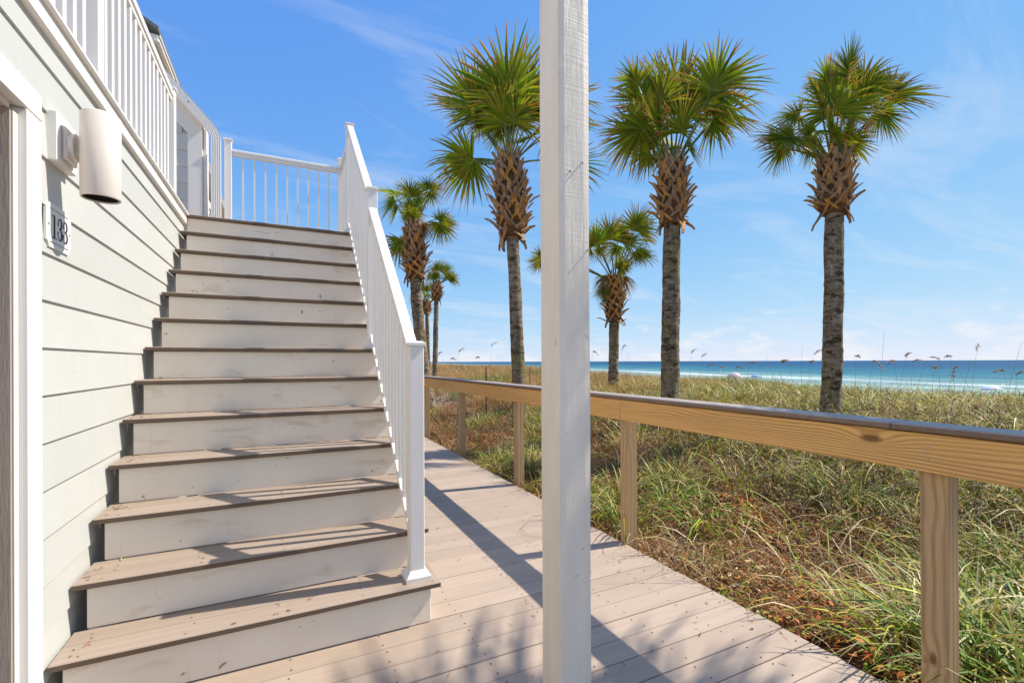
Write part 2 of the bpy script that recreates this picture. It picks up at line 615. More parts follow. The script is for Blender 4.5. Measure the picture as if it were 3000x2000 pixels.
h = t.math('ADD', t.noise(t.coords((0.55, 0.2, 1), space='World'), 1.0, 6, 0.65),
           t.math('MULTIPLY', t.noise(t.coords((0.10, 0.03, 1), space='World'), 1.0, 4, 0.6), 2.0))
t.bump(h, 0.9, 0.55)
M['sea'] = t.base(c, 0.4, 0.035)

# ------------------------------------------------------------------ terrain
SEA_Z = -2.6


def sstep(a, b, x):
    k = np.clip((x - a) / (b - a), 0, 1)
    return k * k * (3 - 2 * k)


def height(x, y):
    x = np.asarray(x, float)
    y = np.asarray(y, float)
    nz = (np.sin(x * 0.9 + y * 0.37 + 1.3) * 0.5 + np.sin(y * 0.71 - x * 0.43) * 0.5 + np.sin(x * 2.1 + y * 1.7) * 0.25
          + np.sin(y * 2.9 - x * 1.3 + 0.5) * 0.18)
    z = -0.14 + 0.60 * sstep(3.2, 7.6 + 2.0 * (1 - sstep(4, 9, y)), x) + 0.05 * sstep(2.4, 3.4, x) * nz
    far = sstep(12, 40, y)
    z = z + 0.22 * far * (np.sin(x * 0.23 + y * 0.11) * 0.5 + 0.6) * sstep(5, 9, x)
    xf = 11.5 + 0.30 * np.clip(y - 8, 0, 400)
    z = z + (-2.25 - z) * sstep(xf, xf + 11, x)
    sh = 88.0 + 0.195 * y
    z = np.where(x > 26, np.minimum(z, -2.1 - 1.2 * np.clip((x - 26) / np.maximum(sh + 30 - 26, 5), 0, 1.2)), z)
    return z


xs = np.concatenate([np.linspace(2.05, 16, 90), np.linspace(16.5, 60, 60), np.linspace(62, 420, 60)])
ys = np.concatenate([np.linspace(-220, -12, 40), np.linspace(-11, 34, 150), np.linspace(35, 160, 70), np.linspace(165, 1500, 50)])
GX, GY = np.meshgrid(xs, ys)
GZ = height(GX, GY)
nv = np.stack([GX, GY, GZ], -1).reshape(-1, 3)
ny, nx = GX.shape
idx = np.arange(nx * ny).reshape(ny, nx)
q = np.stack([idx[:-1, :-1], idx[:-1, 1:], idx[1:, 1:], idx[1:, :-1]], -1).reshape(-1, 4)
me = quads_mesh('dune_ground', nv, q, None, M['sand'])
ground = link(bpy.data.objects.new('dune_ground', me))
tag(ground, 'sandy dune ground sloping down to the white beach', 'ground', kind='structure')
# sand under and behind the house
g2 = mesh_obj('house_ground', None, [(-900, -900, -0.42), (2.2, -900, -0.42), (2.2, 1500, -0.42), (-900, 1500, -0.42)], [(0, 1, 2, 3)], M['sand'])
tag(g2, 'sandy ground under the boardwalk and the house', 'ground', kind='structure')
# sea as a sheet with rows that get coarser towards the horizon
sea = mesh_obj('sea', None, [(40, -40000, SEA_Z), (50000, -40000, SEA_Z), (50000, 50000, SEA_Z), (40, 50000, SEA_Z)], [(0, 1, 2, 3)], M['sea'])
tag(sea, 'turquoise sea turning deep blue towards the horizon', 'sea', kind='structure')

# ------------------------------------------------------------------ boardwalk
DECK_X = 2.297
deck = mesh_obj('boardwalk', None, *loft([[(-0.80, -7.7, -0.30), (2.27, -7.7, -0.30), (2.27, -7.7, -0.040), (-0.80, -7.7, -0.040)],
                                          [(-0.80, 15.0, -0.30), (2.27, 15.0, -0.30), (2.27, 15.0, -0.040), (-0.80, 15.0, -0.040)]]), M['joist'])
tag(deck, 'beige composite boardwalk running beside the stairs', 'boardwalk', kind='structure')
P = 0.144
screws = []
for i in range(-62, 94):
    y0 = 1.1204 + i * P
    jx = random.uniform(-0.006, 0.006)
    gap = 0.0045
    o = box('plank', deck, -0.82, DECK_X, y0 + gap, y0 + P, -0.026, 0.0, M['deck'], 0.003)
    o.location.x += jx
    o.location.z += random.uniform(-0.0012, 0.0008)
    o.rotation_euler.z = random.uniform(-0.0006, 0.0006)
    for xx in (-0.4, 0.02, 0.43, 0.84, 1.25, 1.66, 1.98, 2.25):
        for yy in (0.033, 0.112):
            screws.append((xx + random.uniform(-0.012, 0.012), y0 + yy + random.uniform(-0.006, 0.006)))
V, F = [], []
for (x, y) in screws:
    b = len(V)
    for k in range(6):
        V.append((x + 0.0042 * math.cos(k * math.pi / 3), y + 0.0042 * math.sin(k * math.pi / 3), 0.0016))
    F.append(tuple(range(b, b + 6)))
tag(mesh_obj('screw_heads', deck, V, F, M['screw'], (0, 0, 0)), kind='stuff')

# ------------------------------------------------------------------ boardwalk railing
rail = empty('boardwalk_railing', (2.30, 0.9, 0.0), 'wooden boardwalk railing with pine beam and grey composite cap', 'railing')
POST_Y = [-0.94, 0.928, 2.800, 4.655, 6.52, 8.40, 10.27, 12.14]
RX = 2.262
for i, y in enumerate(POST_Y):
    o = box('post', rail, 2.303, 2.392, y - 0.0445, y + 0.0445, -0.42, 1.086, M['pine_post'], 0.004)
    if i == 1:
        o.rotation_euler.y = -0.006
edges = [-1.9, 2.795, 6.54, 10.27, 14.0]
for a, b in zip(edges[:-1], edges[1:]):
    box('beam', rail, RX, 2.301, a + 0.0015, b - 0.0015, 0.930, 1.082, M['pine'], 0.004)
caps = [-1.9, 1.05, 5.94, 10.0, 14.0]
for a, b in zip(caps[:-1], caps[1:]):
    box('cap_board', rail, 2.250, 2.402, a + 0.001, b - 0.001, 1.087, 1.115, M['cap'], 0.006, M['cap_shade'])
for y in POST_Y[1:6]:
    for z in (0.985, 1.005, 1.03):
        V, F = tube([(RX - 0.002, y + random.uniform(-0.02, 0.02), z), (RX + 0.006, y, z)], 0.004, 7)
        mesh_obj('screw', rail, V, F, M['metal'])

# ------------------------------------------------------------------ staircase
RISE, RUN, Y1, NS = 0.2107, 0.233, 2.378, 13
stair = empty('exterior_staircase', (0, 2.4, 0), 'wide outdoor staircase with brown treads and cream white risers', 'staircase')
TX0, TX1 = -0.822, 0.738


def ny_(k):
    return Y1 + (k - 1) * RUN


for k in range(1, NS + 1):
    z = k * RISE
    y = ny_(k)
    if k < NS:
        box('tread_board', stair, TX0, TX1, y, y + 0.138, z - 0.027, z, M['tread'], 0.004, M['tread_shade'])
        box('tread_board', stair, TX0, TX1, y + 0.1425, y + RUN + 0.028, z - 0.027, z - 0.0008, M['tread'], 0.003, M['tread_shade'])
    else:
        for j in range(7):
            box('landing_board', stair, TX0 + (0.0 if j == 0 else 0.01), TX1, y + j * 0.1425, y + j * 0.1425 + 0.138, z - 0.027, z - 0.0005 * (j % 2), M['tread'], 0.004, M['tread_shade'])
    rx0 = -0.782 if k < NS else -0.812
    o = box('riser', stair, rx0, 0.692, y + 0.028, y + 0.047, (k - 1) * RISE + 0.0015, z - 0.0285, M['riser'], 0.003)
    o.location.x += random.uniform(-0.004, 0.004)
# sawtooth stringers
for (x0, x1) in ((-0.775, -0.737), (0.648, 0.686)):
    prof = []
    for k in range(1, NS + 1):
        y = ny_(k) + 0.049
        prof.append((y, (k - 1) * RISE + 0.0))
        prof.append((y, k * RISE - 0.030))
    yl = ny_(NS) + 0.9
    prof.append((yl, NS * RISE - 0.030))
    prof.append((yl, NS * RISE - 0.26))
    prof.append((ny_(NS) + 0.05, NS * RISE - 0.26))
    prof.append((ny_(1) + 0.40, 0.0))
    n = len(prof)
    V = [(x0, a, b) for a, b in prof] + [(x1, a, b) for a, b in prof]
    F = [tuple(range(n)), tuple(range(2 * n - 1, n - 1, -1))] + [(i, i + n, (i + 1) % n + n, (i + 1) % n) for i in range(n)]
    mesh_obj('stringer', stair, V, F, M['trim'])
box('support_post', stair, 0.56, 0.645, 5.98, 6.065, -0.4, NS * RISE - 0.262, M['trim'])
box('support_post', stair, -0.735, -0.65, 5.98, 6.065, -0.4, NS * RISE - 0.262, M['trim'])
V, F = [], []
for k in range(1, NS):
    for xx in np.linspace(-0.72, 0.68, 5):
        for yy in (0.03, 0.11, 0.17):
            b = len(V)
            x, y = xx + random.uniform(-0.02, 0.02), ny_(k) + yy
            for j in range(6):
                V.append((x + 0.004 * math.cos(j * math.pi / 3), y + 0.004 * math.sin(j * math.pi / 3), k * RISE + 0.0012))
            F.append(tuple(range(b, b + 6)))
tag(mesh_obj('screw_heads', stair, V, F, M['screw']), kind='stuff')

# ------------------------------------------------------------------ stair railing
sr = empty('stair_railing', (0.633, 2.49, RISE), 'white vinyl railing climbing the stairs and round the top landing', 'railing')
PX = 0.633


def newel(x, y, zb, zt, skirt=True, w=0.076, parent=None):
    pr = parent or sr
    h = w / 2
    p = box('newel_post', pr, x - h, x + h, y - h, y + h, zb, zt - 0.022, M['vinyl'], 0.004)
    c0 = zt - 0.022
    s = h + 0.009
    rings = [[(-s, -s, 0), (s, -s, 0), (s, s, 0), (-s, s, 0)], [(-s, -s, 0.016), (s, -s, 0.016), (s, s, 0.016), (-s, s, 0.016)],
             [(-s * .6, -s * .6, 0.026), (s * .6, -s * .6, 0.026), (s * .6, s * .6, 0.026), (-s * .6, s * .6, 0.026)]]
    V, F = loft(rings)
    mesh_obj('post_cap', p, V, F, M['vinyl'], (x, y, c0))
    if skirt:
        a, b = h + 0.028, h + 0.002
        rings = [[(-a, -a, 0), (a, -a, 0), (a, a, 0), (-a, a, 0)], [(-a, -a, 0.022), (a, -a, 0.022), (a, a, 0.022), (-a, a, 0.022)],
                 [(-b, -b, 0.052), (b, -b, 0.052), (b, b, 0.052), (-b, b, 0.052)]]
        V, F = loft(rings)
        mesh_obj('post_skirt', p, V, F, M['vinyl'], (x, y, zb))
    return p


def sloped_bar(name, x0, x1, ya, za, yb, zb, hgt, parent=None):
    """bar along Y with vertical ends, za/zb = underside heights"""
    V, F = loft([[(x0, ya, za), (x1, ya, za), (x1, ya, za + hgt), (x0, ya, za + hgt)],
                 [(x0, yb, zb), (x1, yb, zb), (x1, yb, zb + hgt), (x0, yb, zb + hgt)]])
    return mesh_obj(name, parent or sr, V, F, M['vinyl'])


N1 = (2.492, RISE, 1.478)
N2 = (3.868, 7 * RISE, 2.770)
N3 = (5.275, 13 * RISE, 3.930)
for y, zb, zt in (N1, N2, N3):
    newel(PX, y, zb, zt)


def flight(ya, yb, ta, tb, ba, bb, nb):
    sloped_bar('handrail', PX - 0.030, PX + 0.030, ya, ta - 0.05, yb, tb - 0.05, 0.05)
    sloped_bar('handrail_web', PX - 0.019, PX + 0.019, ya, ta - 0.092, yb, tb - 0.092, 0.041)
    sloped_bar('bottom_rail', PX - 0.022, PX + 0.022, ya, ba, yb, bb, 0.042)
    for i in range(nb):
        f = (i + 1) / (nb + 1)
        y = ya + (yb - ya) * f
        zt = ta + (tb - ta) * f - 0.075
        z0 = ba + (bb - ba) * f + 0.02
        h = 0.016
        me_ = box_mesh(2 * h, 2 * h, 1.0, M['vinyl'], 0)
        o = bpy.data.objects.new('baluster', me_)
        link(o, sr, (PX, y, (z0 + zt) / 2))
        o.scale = (1, 1, zt - z0)


flight(N1[0] + 0.039, N2[0] - 0.039, 1.440, 2.600, RISE + 0.165, 7 * RISE + 0.07, 12)
flight(N2[0] + 0.039, N3[0] - 0.039, 2.735, 3.900, 7 * RISE + 0.165, 13 * RISE + 0.07, 12)
# landing: return along the stair side and the far side
LZ = NS * RISE
FY = 6.03
newel(PX - 0.01, FY, LZ, 3.845, skirt=False)
newel(-0.56, FY, LZ, 3.845, skirt=False, w=0.07)
sloped_bar('handrail', PX - 0.03, PX + 0.03, N3[0] + 0.039, 3.70, FY - 0.04, 3.70, 0.055)
sloped_bar('bottom_rail', PX - 0.022, PX + 0.022, N3[0] + 0.039, LZ + 0.07, FY - 0.04, LZ + 0.07, 0.04)
for i in range(6):
    y = N3[0] + 0.039 + (FY - 0.079 - N3[0]) * (i + 1) / 7
    box('baluster', sr, PX - 0.016, PX + 0.016, y - 0.016, y + 0.016, LZ + 0.10, 3.71, M['vinyl'], 0)
box('handrail', sr, -0.524, 0.584, FY - 0.03, FY + 0.03, 3.70, 3.735, M['vinyl'], 0.008)
box('handrail', sr, -0.524, 0.584, FY - 0.022, FY + 0.022, 3.668, 3.6995, M['vinyl'], 0.004)
box('bottom_rail', sr, -0.524, 0.584, FY - 0.02, FY + 0.02, LZ + 0.06, LZ + 0.10, M['vinyl'], 0.004)
for i in range(9):
    x = -0.524 + 1.108 * (i + 0.95) / 9.9
    box('baluster', sr, x - 0.009, x + 0.009, FY - 0.009, FY + 0.009, LZ + 0.10, 3.669, M['vinyl'], 0)

# ------------------------------------------------------------------ house
house = empty('beach_house', (-1.4, 3.0, 0), 'pale grey lap sided beach house with white trim and upper deck', 'house')
WX = -0.842
EXPO = 0.1835
BOTTOM = 1.43 - 8 * EXPO
box('wall', house, -1.05, WX - 0.014, 2.36, 5.21, -0.4, 2.64, M['siding'], 0)
box('wall', house, -1.05, WX - 0.0142, -2.5, 2.358, 2.33, 2.641, M['siding'], 0)
box('wall', house, -1.05, WX - 0.0144, -2.5, 1.02, -0.4, 2.329, M['siding'], 0)


def lap(name, parent, axis, p, a, b, z, hgt, mat, out=1, proud=0.013, top=0.003):
    """one lap board, thick at the bottom edge; axis 'y': face looks to +x, axis 'x': face looks to -y"""
    if axis == 'y':
        ring = lambda y: [(p - 0.012, y, z), (p + proud, y, z), (p + top, y, z + hgt), (p - 0.012, y, z + hgt)]
    else:
        ring = lambda x: [(x, p + 0.012, z), (x, p + 0.012, z + hgt), (x, p - top, z + hgt), (x, p - proud, z)]
    V, F = loft([ring(a), ring(b)])
    V = [Vector(v) for v in V]
    cen = sum(V, Vector()) / len(V)
    return mesh_obj(name, parent, [v - cen for v in V], F, mat, cen)


for i in range(0, 15):
    z = BOTTOM + i * EXPO
    if z > 2.60:
        break
    hgt = min(EXPO + 0.012, 2.645 - z)
    a = 2.354 if z < 2.30 else -2.5
    lap('siding_board', house, 'y', WX, a, 5.205, z, hgt, M['siding'])
    if z < 2.30:
        lap('siding_board', house, 'y', WX, -2.5, 0.99, z, hgt, M['siding'])
# door opening: casing, jamb, head
box('door_casing', house, -0.90, -0.822, 2.248, 2.356, -0.3, 2.276, M['trim'], 0.003)
box('door_casing', house, -0.90, -0.822, 0.985, 1.09, -0.3, 2.276, M['trim'], 0.003)
box('door_head_casing', house, -0.90, -0.8215, 0.98, 2.358, 2.278, 2.374, M['trim'], 0.003)
box('door_stop', house, -0.90, -0.851, 2.217, 2.2475, -0.3, 2.25, M['fascia_in'], 0.002)
box('door_stop_edge', house, -0.851, -0.847, 2.2165, 2.2465, -0.3, 2.249, M['trim'], 0.001)
box('door_head', house, -1.40, -0.901, 1.1, 2.247, 2.252, 2.33, M['fascia_in'], 0.002)
box('door_head_stop', house, -0.9005, -0.856, 1.1, 2.216, 2.252, 2.277, M['fascia_in'], 0.002)
box('door_jamb', house, -1.40, -0.852, 2.205, 2.2155, -0.3, 2.251, M['taupe'], 0.001)
box('door', house, -1.45, -1.405, 1.0, 2.36, -0.3, 2.34, M['taupe'], 0.003)
box('wall_return', house, -1.46, -0.905, 2.2485, 2.355, -0.3, 2.33, M['trim'], 0)
# upper deck edge
box('fascia', house, -1.0, -0.812, -2.5, 5.215, 2.648, 2.722, M['trim'], 0.003)
box('drip_cap', house, -1.0, -0.792, -2.5, 5.22, 2.7235, 2.745, M['trim'], 0.004)
box('upper_deck_floor', house, -3.4, -1.001, -2.5, 6.0, 2.60, 2.72, M['tread'], 0.002)
# end of the flight wall
box('corner_board', house, -0.99, -0.8275, 5.212, 5.24, -0.3, 2.647, M['trim'], 0.002)
# main wall behind the upper deck
box('upper_wall', house, -3.5, -3.4, -2.5, 6.0, 2.6, 5.4, M['siding'], 0)
# privacy wing wall with a sloping top
WY = 6.06
sl = 1.10


def wing_top(x):
    return 3.926 + 1.10 * (-0.80 - x)


V = [(-3.4, WY, 0.0), (-0.80, WY, 0.0), (-0.80, WY, wing_top(-0.80)), (-3.4, WY, 7.4)]
V[3] = (-1.62, WY, wing_top(-1.62))
V.insert(4, (-3.4, WY, wing_top(-1.62)))
V = [Vector(v) for v in V]
n = len(V)
VV = V + [v + Vector((0, 0.13, 0)) for v in V]
FF = [tuple(range(n)), tuple(range(2 * n - 1, n - 1, -1))] + [(i, i + n, (i + 1) % n + n, (i + 1) % n) for i in range(n)]
mesh_obj('wing_wall', house, VV, [tuple(reversed(f)) for f in FF], M['siding'])
for i in range(20):
    z = 2.76 + i * 0.178
    top = z + 0.178
    # right end of this board under the rake
    xr = min(-0.915, -0.80 - (top - 3.80) / sl)
    lap('siding_board', house, 'x', WY - 0.012, -3.38, xr, z, 0.188, M['siding'], proud=0.012)
    if xr < -1.6:
        break
box('corner_board', house, -0.935, -0.800, WY - 0.034, WY + 0.15, 2.70, wing_top(-0.80) - 0.02, M['trim'], 0.003)
box('corner_board', house, -0.797, -0.765, WY - 0.005, WY + 0.15, 2.70, wing_top(-0.80) + 0.0, M['trim'], 0.003)


def rake(name, off0, off1, y0, y1, mat, xa=-0.785, xb=-1.66):
    ring = lambda y: [(xa, y, wing_top(xa) + off0), (xb, y, wing_top(xb) + off0), (xb, y, wing_top(xb) + off1), (xa, y, wing_top(xa) + off1)]
    V, F = loft([ring(y1), ring(y0)])
    return mesh_obj(name, house, V, F, mat)


rake('rake_board', -0.235, 0.0, WY - 0.032, WY + 0.0, M['trim'], xa=-0.80)
rake('rake_cap', 0.002, 0.05, WY - 0.06, WY + 0.17, M['trim'])
# window on the wing wall, half hidden by balusters
wf = box('window', house, -1.80, -1.30, WY - 0.05, WY - 0.03, 3.05, 4.30, M['trim'], 0.004)
glass = NT('window_glass')
glass = glass.base((0.05, 0.065, 0.08), 0.08, 0.6)
for i in range(2):
    for j in range(3):
        box('pane', wf, -1.76 + i * 0.225, -1.56 + i * 0.225 + 0.005, WY - 0.055, WY - 0.049, 3.10 + j * 0.395, 3.465 + j * 0.395, glass, 0)

# downspout: ribbed, down the rake, elbow, then vertical
DY = WY - 0.10


def spout_section(w=0.092, d=0.05):
    pts = []
    m = 9
    for i in range(m + 1):
        u = -w / 2 + w * i / m
        pts.append((u, -d / 2 - (0.006 if i % 2 else 0.0)))
    pts.append((w / 2, d / 2))
    pts.append((-w / 2, d / 2))
    return pts


sec = spout_section()
path = []
xa, za = -1.58, wing_top(-1.58) + 0.085
xb, zb = -0.688, wing_top(-0.688) + 0.075
path = [(xa, za), (xb - 0.02, zb + 0.02)]
px_, pz_ = xb - 0.02, zb + 0.02
ang0 = math.atan2(zb - za, xb - xa)
for k in range(1, 6):
    a = ang0 + (-math.pi / 2 - ang0) * k / 5
    px_ += 0.028 * math.cos(a)
    pz_ += 0.028 * math.sin(a)
    path.append((px_, pz_))
path.append((px_, 2.6))
rings = []
for i, (x, z) in enumerate(path):
    a = Vector(path[max(i - 1, 0)])
    b = Vector(path[min(i + 1, len(path) - 1)])
    dv = (b - a).normalized()
    nrm = Vector((-dv.y, dv.x))          # in x,z: left of travel (up/right side)
    rings.append([(x + nrm.x * u, DY + v_, z + nrm.y * u) for (u, v_) in sec])
V, F = loft(rings)
mesh_obj('downspout', house, V, F, M['vinyl'])
for f in (0.35, 0.75):
    x, z = xa + (xb - xa) * f, za + (zb - za) * f
    V, F = tube([(x, DY - 0.034, z), (x, DY - 0.042, z)], 0.008, 8)
    mesh_obj('spout_screw', house, V, F, M['metal'])
# upper storey further back: wall, eave, gutter, roof
box('upper_storey_wall', house, -3.6, -1.50, 6.70, 24.0, 2.4, 5.02, M['yellow_wall'], 0)
box('frieze', house, -1.50, -1.46, 6.68, 24.0, 4.72, 4.86, M['trim'], 0.003)
box('soffit', house, -1.52, -1.33, 6.62, 24.0, 5.02, 5.045, M['fascia_in'], 0.002)
box('gutter', house, -1.385, -1.29, 6.58, 24.0, 5.046, 5.135, M['trim'], 0.012)
box('gutter_lip', house, -1.29, -1.275, 6.58, 24.0, 5.10, 5.13, M['trim'], 0.004)
for i in range(6):
    y = 8.4 + i * 2.4
    w2 = box('window', house, -1.499, -1.47, y, y + 1.3, 3.4, 4.66, M['trim'], 0.004)
    for j in range(2):
        box('pane', w2, -1.471, -1.463, y + 0.06 + 0.6 * j, y + 0.62 + 0.6 * j, 3.46, 4.60, glass, 0)
V, F = loft([[(-1.28, 6.5, 5.136), (-4.5, 6.5, 6.9), (-4.5, 6.5, 7.0), (-1.28, 6.5, 5.18)],
             [(-1.28, 24.2, 5.136), (-4.5, 24.2, 6.9), (-4.5, 24.2, 7.0), (-1.28, 24.2, 5.18)]])
mesh_obj('roof', house, V, F, M['roof'])
V = [(-1.50, 6.69, 5.02), (-3.6, 6.69, 5.02), (-3.6, 6.69, 6.35), (-1.50, 6.69, 5.19)]
mesh_obj('gable_wall', house, V, [(0, 1, 2, 3)], M['siding'])

# upper deck railing
br = empty('balcony_railing', (-0.86, 3.0, 2.745), 'white balcony railing with slim balusters along the upper deck', 'railing')
BX = -0.885
for y in (-1.2, 1.10, 3.09, 4.90):
    newel(BX, y, 2.745, 3.74, skirt=False, w=0.078, parent=br)
for a, b in ((-1.16, 1.06), (1.14, 3.05), (3.13, 4.86)):
    sloped_bar('handrail', BX - 0.03, BX + 0.03, a, 3.655, b, 3.655, 0.045, br)
    sloped_bar('handrail_web', BX - 0.02, BX + 0.02, a, 3.615, b, 3.615, 0.039, br)
    nb = int((b - a) / 0.118)
    for i in range(nb):
        y = a + (b - a) * (i + 1) / (nb + 1)
        box('baluster', br, BX - 0.017, BX + 0.017, y - 0.017, y + 0.017, 2.745, 3.63, M['vinyl'], 0.003)

# ------------------------------------------------------------------ wall lamp
lamp = empty('wall_lamp', (-0.83, 2.52, 2.22), 'cream cylinder wall lamp pointing down beside the doorway', 'lamp')
box('mounting_block', lamp, -0.845, -0.800, 2.425, 2.61, 2.165, 2.362, M['trim'], 0.004)
box('backplate', lamp, -0.801, -0.782, 2.455, 2.575, 2.185, 2.32, M['lamp'], 0.01)
V, F = tube([(-0.783, 2.513, 2.253), (-0.766, 2.513, 2.253)], 0.055, 20)
mesh_obj('canopy', lamp, V, F, M['lamp'])
V, F = loft([[(-0.77, 2.49, 2.215), (-0.77, 2.54, 2.215), (-0.77, 2.54, 2.295), (-0.77, 2.49, 2.295)],
             [(-0.72, 2.475, 2.212), (-0.72, 2.515, 2.212), (-0.72, 2.515, 2.275), (-0.72, 2.475, 2.275)]])
mesh_obj('arm', lamp, V, F, M['lamp'])
LC, LR = (-0.682, 2.478), 0.066
rings = []
for r, z in ((0.001, 2.392), (LR - 0.006, 2.392), (LR, 2.386), (LR, 2.050), (LR - 0.0015, 2.046), (LR - 0.005, 2.046), (LR - 0.006, 2.05), (LR - 0.006, 2.09)):
    rings.append([(LC[0] + r * math.cos(2 * math.pi * k / 40), LC[1] + r * math.sin(2 * math.pi * k / 40), z) for k in range(40)])
V, F = loft(rings, caps=False)
mesh_obj('lamp_shade', lamp, V, F, M['lamp'], smooth=True).data.polygons.foreach_set('use_smooth', [True] * len(F))
rings = [[(LC[0] + r * math.cos(2 * math.pi * k / 40), LC[1] + r * math.sin(2 * math.pi * k / 40), z) for k in range(40)]
         for r, z in ((LR - 0.0065, 2.052), (LR - 0.0065, 2.18), (0.03, 2.20), (0.001, 2.20))]
V, F = loft(rings, caps=False)
mesh_obj('reflector', lamp, V, F, M['dark'])

# ------------------------------------------------------------------ house number
sg = empty('house_number_sign', (-0.826, 2.51, 1.9), 'white plaque with notched corners and black number 133', 'sign')
SW, SH, SR = 0.116, 0.087, 0.024
pts = []
for cx, cy, a0 in ((SW, SH, 270), (-SW, SH, 0), (-SW, -SH, 90), (SW, -SH, 180)):
    arc = [(cx + SR * math.cos(math.radians(a0 - a)), cy + SR * math.sin(math.radians(a0 - a))) for a in np.linspace(0, 90, 6)]
    pts += arc
SCY, SCZ = 2.510, 1.912
SXF = -0.8235
n = len(pts)
V = [(SXF - 0.008, SCY + a, SCZ + b) for a, b in pts] + [(SXF, SCY + a, SCZ + b) for a, b in pts]
F = [tuple(range(n - 1, -1, -1)), tuple(range(n, 2 * n))] + [(i, (i + 1) % n, (i + 1) % n + n, i + n) for i in range(n)]
mesh_obj('plaque', sg, V, F, M['vinyl'])


def stroke(name, pl, x=SXF + 0.0012):
    """thick polyline (y,z,width) as one flat inlay of small depth"""
    V, F = [], []
    for i, (a, b, w) in enumerate(pl):
        p0 = Vector(pl[max(i - 1, 0)][:2])
        p1 = Vector(pl[min(i + 1, len(pl) - 1)][:2])
        dv = (p1 - p0).normalized()
        nn = Vector((-dv.y, dv.x)) * (w / 2)
        for sgn in (1, -1):
            V.append((x, SCY + a + nn.x * sgn, SCZ + b + nn.y * sgn))
    for i in range(len(pl) - 1):
        F.append((2 * i, 2 * i + 1, 2 * i + 3, 2 * i + 2))
    return mesh_obj(name, sg, V, F, M['ink'])


stroke('digit', [(-0.050, 0.044, 0.006), (-0.046, 0.040, 0.013), (-0.046, -0.042, 0.013), (-0.046, -0.046, 0.012)])
stroke('digit_serif', [(-0.066, 0.040, 0.004), (-0.048, 0.042, 0.005)])
stroke('digit_serif', [(-0.066, -0.046, 0.004), (-0.026, -0.046, 0.004)])


def three(cx):
    pl = []
    for a in np.linspace(190, -80, 16):
        pl.append((cx + 0.0165 * math.cos(math.radians(a)), 0.022 + 0.020 * math.sin(math.radians(a)), 0.005 + 0.007 * max(0, math.cos(math.radians(a)))))
    pl[0] = (pl[0][0] + 0.002, pl[0][1] - 0.006, 0.010)
    pl.append((cx - 0.006, 0.0, 0.004))
    for a in np.linspace(85, -190, 16):
        pl.append((cx + 0.0 + 0.019 * math.cos(math.radians(a)), -0.022 + 0.022 * math.sin(math.radians(a)), 0.005 + 0.008 * max(0, math.cos(math.radians(a)))))
    pl[-1] = (pl[-1][0] + 0.002, pl[-1][1] + 0.006, 0.010)
    stroke('digit', pl)


three(0.004)
three(0.055)
for s_ in (1, -1):
    stroke('border_line', [(-0.085, s_ * 0.066, 0.0022), (0.085, s_ * 0.066, 0.0022)])
    V, F = tube([(SXF, SCY + s_ * 0.098, SCZ), (SXF + 0.003, SCY + s_ * 0.098, SCZ)], 0.004, 8)
    mesh_obj('nail', sg, V, F, M['metal'])

# ------------------------------------------------------------------ porch post
PW = 0.140
PY0 = 1.432
PX0 = PY0 * 0.6203
nz, ns = 46, 5
V, F = [], []
ringn = 4 * ns
for i in range(nz + 1):
    z = 3.6 * i / nz
    for s_ in range(4):
        for j in range(ns):
            f = j / ns
            a = [(f, 0), (1, f), (1 - f, 1), (0, 1 - f)][s_]
            wob = 0.0016 * math.sin(z * 5 + s_ * 2) + random.uniform(-0.0010, 0.0010)
            lean = -0.0022 * z
            e = 0.004 if j == 0 else 0
            x = (a[0] - 0.5) * (PW - 2 * e) + wob + lean
            y = (a[1] - 0.5) * (PW - 2 * e) + wob * 0.7
            V.append((x, y, z))
for i in range(nz):
    for j in range(ringn):
        a, b = i * ringn + j, i * ringn + (j + 1) % ringn
        F.append((a, b, b + ringn, a + ringn))
F.append(tuple(nz * ringn + j for j in range(ringn)))
pp = empty('porch_post', (PX0 + PW / 2, PY0 + PW / 2, 0.0), 'thick rough sawn white painted post standing on the boardwalk', 'post')
mesh_obj('shaft', pp, V, F, M['post'], (PX0 + PW / 2, PY0 + PW / 2, 0.0))
for (fx, z) in ((0.32, 2.06), (0.86, 1.78), (0.70, 2.10)):
    V, F = tube([(PX0 + PW * fx, PY0 + 0.004, z), (PX0 + PW * fx, PY0 - 0.011, z + 0.002)], 0.0035, 7)
    mesh_obj('nail', pp, V, F, M['metal'])

# ------------------------------------------------------------------ palms
CR, SRR = math.cos(YAW), math.sin(YAW)
RIGHT = Vector((CR, -SRR, 0))
FWD = Vector((SRR, CR, 0))


